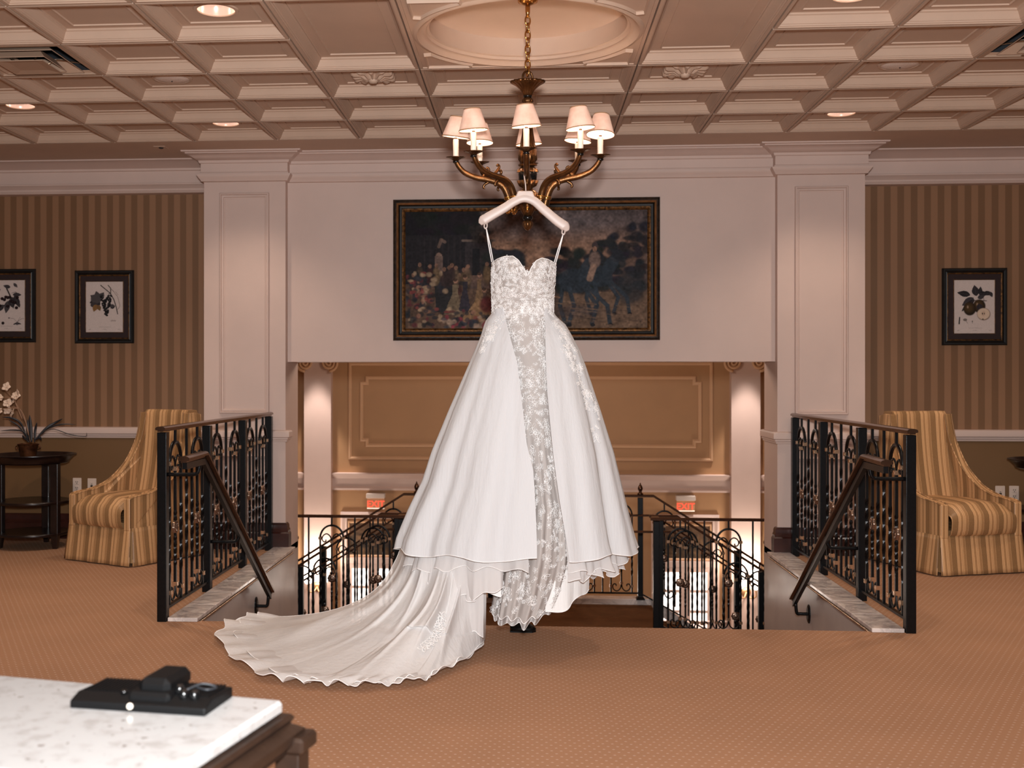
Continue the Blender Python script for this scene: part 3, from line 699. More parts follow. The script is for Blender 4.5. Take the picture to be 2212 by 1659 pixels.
for sg in (-1, 1):
    side = 'grape print' if sg < 0 else 'pear print'
    R_ = thing('iron_railing', 'black wrought iron railing with bronze top rail beside the opening towards the ' + side, 'railing', (sg*1.985, 6.065, 0), PI/2)
    railing(R_, [0, .855, 1.735, 2.535])
    top_rail('top_rail', 'bronze_rail', R_, [(-.05, 0, H), (2.57, 0, H)], 1.0)
    # sloping handrail on brackets
    hr = bpy.data.objects.new('tmp', None); hr = R_
    HX, HYL = -.295, sg*.205                               # handrail start in the railing's own frame (local x = world y, local y = -world x)
    pts = [(0, 0, .905), (.36, 0, .91), (1.99, 0, -.155)]
    q = MB(); R = []
    for i, p in enumerate(pts):
        sl_ = (0, -.3, -.653)[i]; nx, nz = -sl_/math.hypot(1, sl_), 1/math.hypot(1, sl_)
        R.append([(HX+p[0]+nx*z*1.15, HYL+y*1.1, p[2]+nz*z*1.15) for y, z in rail_prof])
    q.rings(R, True, True, True); hr = q.build('handrail', 'bronze_rail', R_, auto=40)
    R = [[(HX+p[0], HYL+y, p[2]-.042+z) for y, z in ((-.012, -.012), (.012, -.012), (.012, .022), (-.012, .022))] for p in ((.02, 0, .905), (.36, 0, .905), (1.97, 0, -.15))]
    MB().rings(R, True, True, True).build('rail_core', 'iron', hr)
    for yb, zb in ((.0, .80), (.855, .31)):                  # brackets from the posts
        P = catmull([(yb, HYL*.1, zb), (yb, HYL*.55, zb), (yb, HYL*.88, zb+.004), (yb, HYL*.97, zb+.03), (yb, HYL, zb+.085)], 5)
        MB().tube(P, .011, 8).build('bracket', 'iron', hr, smooth=True)
    xb, zb = HX+1.93, -.245
    P = catmull([(xb, HYL-sg*.085, zb), (xb, HYL-sg*.034, zb), (xb, HYL-sg*.008, zb+.006), (xb, HYL, zb+.07)], 5)
    MB().tube(P, .011, 8).build('bracket', 'iron', hr, smooth=True)
    o = MB().lathe([(.001, 0), (.042, 0), (.042, .006), (.03, .012), (.001, .012)], 20).build('wall_plate', 'iron', hr)
    o.location = (xb, HYL-sg*.088, zb); o.rotation_euler = (PI/2*(1 if sg < 0 else -1), 0, 0); o.scale = (1, 1.5, 1)
    # lower level guard beside the landing
    G = thing('landing_guard', 'level black iron guard at the landing corner under the ' + ('train side EXIT sign' if sg < 0 else 'EXIT sign away from the train'), 'railing', (sg*1.14, 10.2, ZL), 0 if sg > 0 else PI)
    railing(G, [0, 1.27, 2.54], units=3)
    top_rail('top_rail', 'bronze_rail', G, [(-.05, 0, H+.0), (2.7, 0, H+.0)], .9)
    o = MB().box(-.034, .034, -.11 if sg < 0 else 0, 0 if sg < 0 else .11, H-.02, H+.012).build('rail_return', 'bronze_rail', G, bevel=.006)
    # near sloping guard on the flight
    N = thing('stair_guard', 'black iron stair guard sloping down below the EXIT sign ' + ('nearer the gown train' if sg < 0 else 'away from the train'), 'railing', (sg*1.2, 10.40, ZL), 0 if sg > 0 else PI)
    sl = lambda x: -.633*max(0, x-.15)
    railing(N, [0, .9, 1.8, 2.7], sl)
    top_rail('top_rail', 'bronze_rail', N, [(-.1, 0, H), (.15, 0, H), (2.75, 0, H+sl(2.75))], .9)
    top_rail('hand_rail', 'bronze_rail', N, [(-.25, 0, H-.15), (.12, 0, H-.15), (2.75, 0, H-.15+sl(2.78))], .7).location = (0, .06*sg, 0)
# far guard with finial posts: level middle and two sloping wings
FG = thing('far_guard', 'black iron guard with finial posts along the far edge of the landing', 'railing', (0, 11.6, ZL+.06))
slf = lambda x: -.633*max(0, abs(x)-1.27)
railing(FG, [-3.9, -3.0, -2.1, -1.138, -.38, .38, 1.138, 2.1, 3.0, 3.9], slf)
Hf = H
top_rail('top_rail', 'bronze_rail', FG, [(-3.95, 0, H+slf(3.95)), (-1.27, 0, H), (1.27, 0, H), (3.95, 0, H+slf(3.95))], .9)
top_rail('hand_rail', 'bronze_rail', FG, [(-3.95, 0, H-.19+slf(3.95)), (-1.27, 0, H-.19), (1.27, 0, H-.19), (3.95, 0, H-.19+slf(3.95))], .7).location = (0, -.07, 0)
for x in (-1.138, 1.138):
    o = MB().lathe([(.03, 0), (.03, .01), (.016, .02), (.014, .03), (.024, .05), (.026, .065), (.016, .09), (.008, .1), (.006, .115), (.001, .12)], 14).build('finial', 'bronze_rail', FG, smooth=True); o.location = (x, 0, H+.012)
    o = MB().lathe([(.06, 0), (.06, .012), (.04, .03), (.03, .05)], 4).build('post_foot', 'iron', FG); o.location = (x, 0, 0); o.rotation_euler = (0, 0, PI/4)

# ================================================================== CEILING FITTINGS
def can_light(x, y, lab):
    t = thing('ceiling_downlight', lab, 'downlight', (x, y, ZC+.064), group='recessed downlights in the coffered ceiling')
    MB().lathe([(.092, .0), (.092, -.006), (.108, -.006), (.112, 0), (.112, .002), (.092, .002)], 32, cap=False).build('trim_ring', 'paint_ceiling', t, auto=40)
    R = [(.092, 0), (.090, .02), (.080, .06), (.066, .10), (.05, .12)]
    MB().lathe(R[::-1], 32, cap=False).build('reflector', 'can_reflector', t, smooth=True)
    MB().lathe([(.001, .098), (.03, .10), (.04, .11), (.05, .12), (.001, .12)], 20).build('bulb', 'can_bulb', t, smooth=True)
    light('downlight_beam', 'SPOT', (x, y, ZC+.058), (85 if abs(x) > 3 else 44) if y > 5 else 14, (1, .82, .66), .06, (0, 0, 0), 104, .7)
CLAB = ['in the tile off the dome corner on the pear print side', 'in the tile off the dome corner on the grape print side', 'over the striped wall with the orchid table', 'over the striped wall beyond the pear print', 'over the panelled pier beside the pear print', 'over the panelled pier beside the grape print', 'beyond the air vent on the grape print side', 'beyond the air vent on the pear print side', 'added unseen over the carpet between the train and the granite table', 'added unseen over the open carpet facing the railing by the pear print', 'added unseen over the granite table', 'added unseen over the empty carpet across from the granite table']
for p, lb in zip(CANS, CLAB): can_light(*p, 'round recessed downlight '+lb)
for sx in (-1, 1):
    t = thing('ceiling_speaker', 'round flush ceiling speaker with pale grille on the ' + ('grape' if sx < 0 else 'pear') + ' print side', 'speaker', (sx*2.135, 6.69, ZC+.064), group='ceiling speakers')
    MB().lathe([(.105, .0), (.105, -.012), (.118, -.010), (.122, 0)], 32, cap=False).build('rim', 'paint_ceiling', t, auto=40)
    MB().lathe([(.001, -.022), (.05, -.020), (.09, -.014), (.105, -.005)], 32, cap=False).build('grille', 'speaker_grille', t, smooth=True)
    MB().lathe([(.001, -.027), (.004, -.027), (.005, -.020)], 10).build('centre_screw', 'slot_dark', t)
    # plaster medallion
    t = thing('ceiling_medallion', 'cream plaster fan medallion on a ceiling tile on the ' + ('grape' if sx < 0 else 'pear') + ' print side', 'medallion', (sx*.915, 6.69, ZC+.064), group='plaster medallions in the coffered ceiling')
    q = MB(); n = 64; prof = []
    sqr = lambda a: .125*min(1/abs(math.cos(a)) if abs(math.cos(a)) > .1 else 9, 1/abs(math.sin(a)) if abs(math.sin(a)) > .1 else 9, 1.28)
    R = []
    for k_, zz in ((1, 0), (.97, -.012), (.85, -.016), (.55, -.012), (.35, -.022), (.2, -.026), (.001, -.03)):
        R.append([(k_*sqr(a)*math.cos(a), k_*sqr(a)*math.sin(a), 1.6*zz-(.012*math.cos(12*a) if .2 < k_ < .98 else 0)) for a in [2*PI*i/n for i in range(n)]])
    q.rings(R); q.build('medallion_plate', 'paint_ceiling', t, smooth=True)
    q = MB(); q.lathe([(.022, 0), (.03, -.045), (.02, -.058), (.001, -.06)], 16); q.build('medallion_boss', 'paint_ceiling', t, smooth=True)
    # square air diffuser
    t = thing('air_vent', 'square ceiling air diffuser with dark throat on the ' + ('grape' if sx < 0 else 'pear') + ' print side', 'air vent', (sx*2.745, 6.08, ZC), group='ceiling air diffusers')
    q = MB(); R = []
    for i, z in ((0, .05), (.004, .05), (.004, 0), (.03, 0), (.03, .01), (.05, .02)): R.append([(-h_+i, -h_+i, z), (h_-i, -h_+i, z), (h_-i, h_-i, z), (-h_+i, h_-i, z)][::-1])
    q.rings(R); q.build('vent_frame', 'vent_metal', t)
    q = MB(); q.rings([[(-a, -a, z), (a, -a, z), (a, a, z), (-a, a, z)][::-1] for a, z in ((.255, .02), (.24, .15))]); q.add([(-.25, -.25, .15), (.25, -.25, .15), (.25, .25, .15), (-.25, .25, .15)], [(0, 3, 2, 1)]); q.build('throat', 'duct_dark', t)
    for a0, a1, z0, z1 in ((.225, .15, -.002, .055), (.15, .10, -.015, .04)):
        q = MB(); q.rings([[(-a, -a, z), (a, -a, z), (a, a, z), (-a, a, z)][::-1] for a, z in ((a0, z0), (a1, z1))]); q.build('vane', 'vent_metal', t, solid=.004)
    q = MB(); q.rings([[(-a, -a, z), (a, -a, z), (a, a, z), (-a, a, z)][::-1] for a, z in ((.135, -.03), (.08, -.022), (.001, -.022))]); q.build('centre_plate', 'vent_metal', t, solid=.004)
    for k in range(4):
        a = k*PI/2+PI/4; MB().tube([(.06*math.cos(a), .06*math.sin(a), -.02), (.16*math.cos(a), .16*math.sin(a), .04), (.3*math.cos(a), .3*math.sin(a), .05)], .005, 5).build('strut', 'collar_brass', t, smooth=True)
t = thing('sprinkler_head', 'small ceiling sprinkler head near the crown moulding', 'sprinkler', tuple(atZ(348, 318, ZC)))
MB().box(-.045, .045, -.045, .045, -.004, 0).build('escutcheon', 'paint_ceiling', t, bevel=.001)
MB().lathe([(.018, -.004), (.018, -.008), (.008, -.012), (.001, -.012)], 16).build('cap', 'duct_dark', t, smooth=True)

# ================================================================== FURNITURE
def slipper_chair(loc, rz, label):
    t = thing('slipper_chair', label, 'chair', loc, rz, 'striped slipper chairs')
    Wd, D = .64, .78                                       # front is -y
    f, bk = -D/2, D/2
    side = catmull([(f, 0, .475), (f+.06, 0, .49), (f+.20, 0, .505), (f+.36, 0, .56), (f+.50, 0, .68), (f+.58, 0, .84), (f+.61, 0, 1.0), (f+.62, 0, 1.06)], 10)
    prof = [(p.x, p.z) for p in side]+[(bk-.10, 1.065), (bk-.03, 1.05), (bk-.06, .8), (bk-.05, .5), (bk-.03, .25), (f, .25)]
    for sx in (-1, 1):
        def wx(y, z): return (Wd/2)*(1-.20*smoothstep(.5, 1.06, z))
        q = MB()
        q.prism(prof, lambda y, z: (sx*wx(y, z), y, z), lambda y, z: (sx*(wx(y, z)-.055), y, z))
        if sx > 0: q.f = [tuple(reversed(a)) for a in q.f]
        o = q.build('side_panel', 'stripe_y', t, bevel=.010); o.data.materials.append(M['stripe_x'])
        for pi, pg in enumerate(o.data.polygons): pg.material_index = 0 if pi < 2 else 1
        q = MB(); q.tube([(sx*(wx(p.x, p.z)+.001), p.x-.002, p.z+.002) for p in side], .005, 6); q.build('piping', 'stripe_y', t, smooth=True)
        q = MB(); q.tube([(sx*(wx(p.x, p.z)-.056), p.x-.002, p.z+.002) for p in side], .005, 6); q.build('piping', 'stripe_y', t, smooth=True)
    # arm fronts
    for sx in (-1, 1):
        a, b = sorted((sx*(Wd/2-.06), sx*Wd/2)); MB().bbox(a, b, f-.014, f+.01, .25, .478, .006).build('arm_front', 'stripe_x', t)
    # back (leans, gently bowed)
    P = []
    nz = 16; nx = 16
    def bp(u, v, dep):
        z = .40+v*.66; hw = (Wd/2-.05)*(1-.20*smoothstep(.5, 1.06, z))+.012
        y = f+.53+.10*v+.015*math.sin(v*PI)+.03*(1-u*u)-dep
        if v > .93: y += .0
        return (u*hw, y, z)
    R = []
    for i in range(nz+1):
        v = i/nz; row = [bp(-1+2*j/nx, v, 0) for j in range(nx+1)]+[(p[0], bk-.04, p[2]) for p in [bp(1-2*j/nx, v, 0) for j in range(nx+1)]]
        R.append(row)
    top = R[-1]; cx_ = [(p[0]*.97, (p[1]+bk-.04)/2+(p[1]-(bk-.02))*.3, p[2]+.022) for p in top]; R.append(cx_)
    q = MB().rings(R, True, True, True); q.build('backrest', 'stripe_x', t, auto=60)
    # seat cushion, domed
    n = 18; R = []
    sx0 = Wd/2-.062
    P = []
    for i in range(n+1):
        v = i/n; y = f-.012+v*.60; row = []
        for j in range(n+1):
            u = -1+2*j/n; e = 1-abs(u)**4
            z = .40+.075*(e**.5)*min(1, .35+.65*min(1, ((v+.001)/.10))**.5 if v < .1 else 1)+.02*(1-u*u)*math.sin(PI*min(1, v*1.1+.05))
            row.append((u*sx0, y-.014*(1-u*u)*(1 if v < .2 else 0), z))
        P.append(row)
    q = MB().grid(P); fr = P[0]
    q.rings([[(a, b+.012, .262) for a, b, c in fr], [(a, b-.010, .275) for a, b, c in fr], [(a, b-.022, .31) for a, b, c in fr], [(a, b-.026, .36) for a, b, c in fr], [(a, b-.022, .36+(c-.36)*.55) for a, b, c in fr], [(a, b-.010, .36+(c-.36)*.88) for a, b, c in fr], fr], closed=False)
    q.build('seat_cushion', 'stripe_x', t, auto=70)
    # skirt with kick pleats, flaring to the floor
    MB().box(-Wd/2+.02, Wd/2-.02, f+.02, bk-.05, .02, .30).build('base', 'stripe_x', t)
    def skirt(p0, p1, nrm, mt, waves=0):
        d = Vector(p1)-Vector(p0); L = d.length; d.normalize(); nv = Vector(nrm); P = []
        for i in range(9):
            v = i/8; z = .27-.262*v; row = []
            for j in range(25):
                u = j/24; ext = (.018*v)*(2*u-1)
                pt = Vector(p0)+d*(u*L+ext)+nv*(.006+.032*v+.004*v*math.sin(u*17))
                row.append((pt.x, pt.y, z))
            P.append(row)
        MB().grid(P).build('skirt_panel', mt, t, smooth=True, solid=.006)
    hw = Wd/2+.002
    skirt((-hw, f, 0), (hw, f, 0), (0, -1, 0), 'stripe_x'); skirt((hw, f, 0), (hw, bk-.03, 0), (1, 0, 0), 'stripe_y')
    skirt((hw, bk-.03, 0), (-hw, bk-.03, 0), (0, 1, 0), 'stripe_x'); skirt((-hw, bk-.03, 0), (-hw, f, 0), (-1, 0, 0), 'stripe_y')
    return t
slipper_chair((-2.87, 8.27, 0), math.radians(-28.5), 'gold striped slipper chair with skirt beside the orchid table')
slipper_chair((2.93, 8.27, 0), math.radians(18.5), 'gold striped slipper chair with skirt below the pear print')

def round_table(loc, rz, label):
    t = thing('side_table', label, 'table', loc, rz, 'round dark side tables')
    MB().lathe([(.001, .655), (.25, .655), (.27, .665), (.275, .68), (.31, .715), (.325, .722), (.325, .728), (.31, .728), (.285, .70), (.001, .70)], 48).build('tray_top', 'dark_wood', t, auto=40)
    for z in (.345, .10):
        MB().lathe([(.001, z), (.275, z), (.28, z+.008), (.28, z+.016), (.275, z+.022), (.001, z+.022)], 48).build('shelf', 'dark_wood', t, auto=40)
    for a in (215, 325, 90, 145 if False else 90):
        pass
    for a in (205, 335, 90):
        A = math.radians(a); x, y = .245*math.cos(A), .245*math.sin(A)
        q = MB(); R = []
        for z, w in ((0, .017), (.08, .026), (.12, .03), (.66, .03)):
            R.append([(x+sx*w, y+sy*w, z) for sx, sy in ((-1, -1), (1, -1), (1, 1), (-1, 1))])
        q.rings(R, True, True, True); q.build('leg', 'dark_wood', t, bevel=.004)
    return t
TL = (-3.875, 8.66, 0)
round_table(TL, 0, 'round dark wood side table with two shelves under the orchid')
round_table((3.87, 8.62, 0), 0, 'round dark wood side table next to the wall outlets')

# orchid in a copper pot
pp = atY(70, 985, 8.62); PB = Vector((-3.89, 8.60, .70))
t = thing('potted_orchid', 'pale orchid with dark strap leaves in a copper pot on the round table', 'plant', tuple(PB))
MB().lathe([(.05, 0), (.062, .02), (.072, .09), (.08, .105), (.084, .11), (.078, .112), (.066, .095), (.001, .095)], 28).build('pot', 'pot_copper', t, auto=50)
MB().lathe([(.001, .094), (.066, .094), (.06, .088), (.001, .085)], 20).build('soil', 'soil', t)
for sx in (-1, 1):
    MB().tube([(sx*.078+sx*.022*math.sin(k/8*PI), 0, .10-.035*(k/8)) for k in range(9)], .005, 6).build('pot_handle', 'pot_copper', t, smooth=True)
def W2L(px, py, dy=0): p = atY(px, py, 8.60+dy); return p-PB
def blade(pts, w, name='leaf'):
    P = catmull(pts, 5); n = len(P); G = []
    for i, p in enumerate(P):
        ww = w*math.sin(PI*min(1, (i+.8)/(n)))**.7*(1 if i < n-1 else .1)
        tn = (P[min(i+1, n-1)]-P[max(i-1, 0)]).normalized(); sd = tn.cross(Vector((0, 1, .2))).normalized()
        G.append([tuple(p-sd*ww+Vector((0, .1*ww, 0))), tuple(p+Vector((0, -.25*ww, 0))), tuple(p+sd*ww)])
    MB().grid(G).build(name, 'plant_leaf', t, smooth=True, solid=.002)
base = Vector((0, 0, .095))
for pts, w in [([(68, 955), (66, 925), (64, 896)], .016), ([(64, 955), (60, 930), (60, 905)], .013), ([(75, 955), (76, 930), (80, 912)], .010),
               ([(74, 952), (100, 925), (120, 913), (136, 904)], .010), ([(76, 950), (95, 930), (130, 917), (165, 917)], .006),
               ([(60, 950), (45, 915), (25, 903), (4, 901)], .009), ([(60, 945), (50, 932), (28, 929), (0, 931)], .006),
               ([(58, 945), (40, 920), (18, 907)], .007), ([(62, 955), (52, 945), (48, 940)], .009), ([(78, 950), (85, 944), (90, 952)], .010),
               ([(76, 948), (110, 927), (150, 938), (184, 943), (187, 934)], .003)]:
    blade([W2L(px, py, .02*math.sin(px)) for px, py in pts], w)
stems = [[(66, 955), (60, 925), (45, 890), (27, 860), (10, 842), (-8, 835)], [(62, 940), (54, 905), (44, 885), (30, 879), (18, 880)], [(48, 905), (38, 882), (33, 868), (36, 858)], [(27, 860), (12, 858), (0, 862)], [(40, 882), (20, 882), (4, 884), (-6, 890)]]
for k, s_ in enumerate(stems):
    P = catmull([W2L(px, py, -.01*k) for px, py in s_], 5); MB().tube(P, [.0045-.003*i/len(P) for i in range(len(P))], 6).build('stem', 'stem', t, smooth=True)
def blossom(c, s, seed):
    r = random.Random(seed); q = MB(); ax = Euler((r.uniform(-.5, .5)-.2, r.uniform(-.5, .5), r.uniform(0, 6))).to_matrix()
    nrm = Euler((PI/2+r.uniform(-.6, .6), 0, r.uniform(-.9, .9))).to_matrix()
    for k in range(5):
        a = 2*PI*k/5+r.uniform(-.2, .2); L = s*(1 if k % 2 else .85); G = []
        for i in range(6):
            v = i/5; w = s*.42*math.sin(PI*(.12+.83*v)); rr = L*v
            G.append([tuple(c+nrm@Vector((rr*math.cos(a)-e*w*math.sin(a), rr*math.sin(a)+e*w*math.cos(a), .25*s*math.sin(v*2.2)+.08*s*e*e+.04*s*math.sin(5*v+k)))) for e in (-1, -.4, .4, 1)])
        q.grid(G)
    q.tube([tuple(c), tuple(c+nrm@Vector((0, 0, s*.35)))], [s*.14, s*.08], 6)
    q.build('blossom', 'petal', t, smooth=True, solid=.0015)
for k, (px, py, s) in enumerate([(15, 836, .04), (36, 855, .042), (-1, 860, .034), (17, 870, .04), (29, 869, .036), (16, 886, .036), (29, 893, .042), (-2, 890, .034), (40, 847, .026), (24, 882, .03), (-14, 832, .04), (-16, 876, .036)]):
    blossom(W2L(px, py, -.01+.012*math.sin(k*2)), s, k)

# outlets and switches on the striped walls
def plate(px, py, kind, label):
    p = atY(px, py, YWALL); t = thing('wall_outlet' if kind == 'outlet' else 'data_jack', label, 'outlet' if kind == 'outlet' else 'wall jack', (p.x, YWALL, p.z))
    MB().bbox(-.037, .037, -.008, 0, -.060, .060, .003).build('cover_plate', 'plate_white', t)
    if kind == 'outlet':
        for dz in (-.024, .024):
            o = MB().bbox(-.017, .017, -.011, -.007, dz-.018, dz+.018, .002).build('receptacle', 'plate_white', t)
            for a, b, c, d in ((-.009, -.005, 0, .010), (.005, .009, 0, .010), (-.003, .003, -.011, -.005)):
                MB().box(a, b, -.0125, -.0105, dz+c, dz+d).build('slot', 'slot_dark', o)
    else:
        o = MB().bbox(-.018, .018, -.011, -.007, -.034, .034, .002).build('insert', 'plate_white', t)
        MB().box(-.009, .009, -.0125, -.0105, -.016, .006).build('socket', 'slot_dark', o)
        MB().box(-.006, .006, -.0125, -.0105, .012, .016).build('socket', 'slot_dark', o)
plate(167, 1048, 'outlet', 'cream double outlet on the wall left of the striped chair by the orchid table')
plate(199, 1049, 'jack', 'cream data jack plate between outlet and striped chair by the orchid table')
plate(2160, 1066, 'jack', 'cream data jack plate on the wall beside the chair below the pear print')
plate(2190, 1066, 'outlet', 'cream double outlet on the wall behind the edge of the bare side table')

# ================================================================== PICTURES
# --- the large oil painting
xc = -.017; zc = (2.70+1.615)/2; PW, PH = 2.04, 1.088
t = thing('painting', 'wide dark oil painting in a gilded frame on the header wall', 'painting', (xc, YHEAD, zc))
FP = [(0, 0), (0, .03), (.012, .045), (.03, .045), (.036, .032), (.044, .036), (.056, .036), (.062, .022), (.072, .02), (.078, .026), (.092, .024), (.094, .008)]
for nm_, mt_, pr_ in (('outer_frame', 'frame_brown', [(0, 0), (0, .03), (.006, .040), (.012, .036), (.018, .044), (.028, .046)]), ('bronze_moulding', 'frame_bronze', [(.028, .046), (.034, .048), (.040, .044), (.044, .036)]), ('dark_cove', 'frame_black', [(.044, .036), (.052, .024), (.066, .020)]), ('gilt_moulding', 'frame_gold', [(.066, .020), (.070, .026), (.078, .027), (.086, .022), (.093, .016), (.094, .008)])):
    q = MB(); q.rings([[(-PW/2+i, -d, -PH/2+i), (PW/2-i, -d, -PH/2+i), (PW/2-i, -d, PH/2-i), (-PW/2+i, -d, PH/2-i)] for i, d in pr_]); q.build(nm_, mt_, t)
c = Canvas(300, 150, (74, 62, 60))
c.ell(.55, .35, .35, .25, (150, 112, 88), .75, soft=1.2); c.ell(.62, .12, .3, .12, (92, 84, 86), .8, soft=1); c.ell(.75, .3, .2, .12, (128, 100, 84), .5, soft=1.2); c.noise(.12, 9); c.noise(.08, 3)
c.poly([(0, .62), (.3, .66), (1, .68), (1, 1), (0, 1)], (86, 66, 54))
c.poly([(.55, .68), (1, .70), (1, 1), (.5, 1)], (104, 82, 66)); c.noise(.1, 4)
r = random.Random(3)
dk = (26, 24, 26)
c.poly([(0, 0), (.25, 0), (.30, .12), (.27, .3), (.30, .5), (0, .55)], (26, 23, 23), .96)
for k in range(110): c.ell(r.uniform(-.02, .30), r.uniform(-.02, .30), r.uniform(.02, .05), r.uniform(.03, .08), (r.randint(18, 30), r.randint(18, 27), r.randint(20, 28)), .9, soft=.5)
c.poly([(0, .2), (.26, .2), (.26, .62), (0, .62)], (32, 29, 32))
for k in range(8): c.line([(.08+.025*k, .22), (.08+.025*k, .58)], .004, (44, 38, 40), .6)
c.poly([(.25, .26), (.36, .26), (.36, .55), (.25, .55)], (48, 42, 44)); c.line([(.24, .25), (.37, .25)], .006, (96, 82, 74)); c.poly([(.28, .32), (.31, .32), (.31, .55), (.28, .55)], (26, 25, 28))
for k in range(30): c.ell(r.uniform(.28, .36), r.uniform(.13, .26), r.uniform(.006, .02), r.uniform(.01, .03), (44, 38, 36), .6, soft=.6)
for k in range(60): c.ell(r.uniform(.34, .48), r.uniform(.34, .46)+.3*abs(.41-r.uniform(.34, .48)), r.uniform(.015, .035), r.uniform(.02, .05), (r.randint(32, 44), r.randint(33, 42), r.randint(36, 44)), .85, soft=.5)
for k in range(150):
    x = r.uniform(.56, 1.0); top = interp(x, [.55, .62, .68, .71, .76, .84, .89, .92, 1.0], [.42, .33, .24, .34, .28, .22, .16, .10, .02]); c.ell(x, r.uniform(top+.03, .68), r.uniform(.015, .03), r.uniform(.02, .05), (r.randint(24, 38), r.randint(26, 37), r.randint(30, 40)), .88, soft=.5)
c.ell(.93, .66, .06, .14, (40, 42, 46), .8, soft=.4)
c.ell(.14, .38, .013, .03, (128, 104, 92), .8); c.poly([(.125, .38), (.155, .38), (.16, .60), (.12, .60)], (104, 86, 78), .8); c.line([(.14, .30), (.15, .24), (.165, .26)], .007, (110, 90, 80), .8)
c.poly([(.12, .60), (.22, .60), (.21, .86), (.13, .86)], (38, 36, 38))
skin = (150, 112, 92)
cols = [(96, 78, 62), (120, 94, 66), (70, 52, 50), (58, 52, 60), (134, 108, 84), (84, 44, 44), (146, 118, 84)]
for k in range(26):
    x = r.uniform(.03, .44); y = r.uniform(.44, .56); cc = cols[k % 7]; c.ell(x, y+.09, .016, .075, tuple(int(v*.72) for v in cc), .85, soft=.4); c.ell(x, y, .008, .018, tuple(int(v*.8) for v in skin), .9)
def gown(x, y, hgt, w, cc, back=0):
    c.poly([(x-w*.25, y+.05), (x+w*.25, y+.05), (x+w*.2, y+hgt*.4), (x+w*.6, y+hgt), (x-w*(.7+back), y+hgt), (x-w*.25, y+hgt*.4)], cc, .9); c.ell(x, y+.015, .009, .02, skin, .9); c.ell(x-.002, y+.004, .009, .014, (50, 36, 30), .9)
gown(.21, .58, .30, .05, (112, 96, 76), .3); gown(.25, .55, .30, .04, (44, 41, 52)); gown(.31, .53, .28, .035, (118, 92, 66)); gown(.365, .52, .26, .03, (100, 76, 60)); gown(.33, .66, .18, .026, (84, 64, 58))
c.poly([(.26, .86), (.3, .74), (.38, .88), (.36, .95), (.22, .95)], (142, 110, 78), .85); c.ell(.34, .80, .03, .07, (88, 34, 34), .9, soft=.4)
for k in range(170):
    x = abs(r.gauss(0, .16)); y = r.uniform(.52, .98)
    if x > .09 and y < .82: x *= .4
    cc = r.choice([(150, 74, 70), (110, 52, 58), (176, 128, 104), (188, 158, 128), (60, 58, 66), (44, 48, 56), (44, 48, 56), (40, 42, 46)])
    c.ell(x, y, r.uniform(.006, .014), r.uniform(.01, .024), tuple(int(v*.8) for v in cc), .8, soft=.5)
for k in range(60):
    x = r.uniform(.16, .46); c.ell(x, r.uniform(.90, .99), r.uniform(.006, .014), r.uniform(.01, .026), r.choice([(48, 52, 60), (40, 42, 50), (150, 126, 108), (128, 52, 62), (70, 60, 66)]), .8, soft=.5)
hb = (38, 46, 54)
def horse(x, y, k):
    c.ell(x, y, .065*k, .10*k, hb, .95, .1); c.ell(x+.055*k, y-.10*k, .03*k, .12*k, (42, 50, 58), .95, .5); c.ell(x+.09*k, y-.20*k, .035*k, .045*k, (34, 36, 42), .95, .9)
    for dx, b1, b2 in ((-.045, -.01, .01), (-.02, .02, .0), (.04, .05, .03), (.055, .075, .085)):
        c.line([(x+dx*k, y+.05*k), (x+(dx+b1)*k, y+.20*k), (x+(dx+b2)*k, y+.34*k)], .009*k, (44, 52, 60), .95)
        c.ell(x+(dx+b2)*k+.003, y+.355*k, .009*k, .016*k, (26, 26, 30), .95)
horse(.80, .56, .9); horse(.70, .60, 1.05)
c.ell(.785, .30, .012, .03, (62, 52, 54), .9); c.ell(.785, .33, .009, .022, skin, .85); c.ell(.785, .42, .024, .07, (120, 98, 88), .85, soft=.3); c.line([(.78, .48), (.765, .58)], .014, (150, 120, 102), .8)
c.ell(.60, .50, .02, .05, (90, 58, 56), .8); c.ell(.60, .58, .03, .08, (36, 40, 50), .9); c.ell(.59, .74, .05, .11, (44, 42, 46), .6, soft=.3); c.line([(.52, .74), (.60, .72), (.64, .74)], .004, (120, 90, 70), .8)
c.ell(.70, .86, .10, .05, (58, 52, 56), .6, soft=.7)
for k in range(60): x = r.uniform(.5, .98); y = r.uniform(.76, .98); c.line([(x, y), (x+.05, y+.012)], .003, r.choice([(120, 96, 78), (76, 58, 48)]), .4)
c.noise(.22, 2); c.noise(.12, 6)
c.mesh('canvas', PW-.186, PH-.186, 'oil_paint', t, -.010)

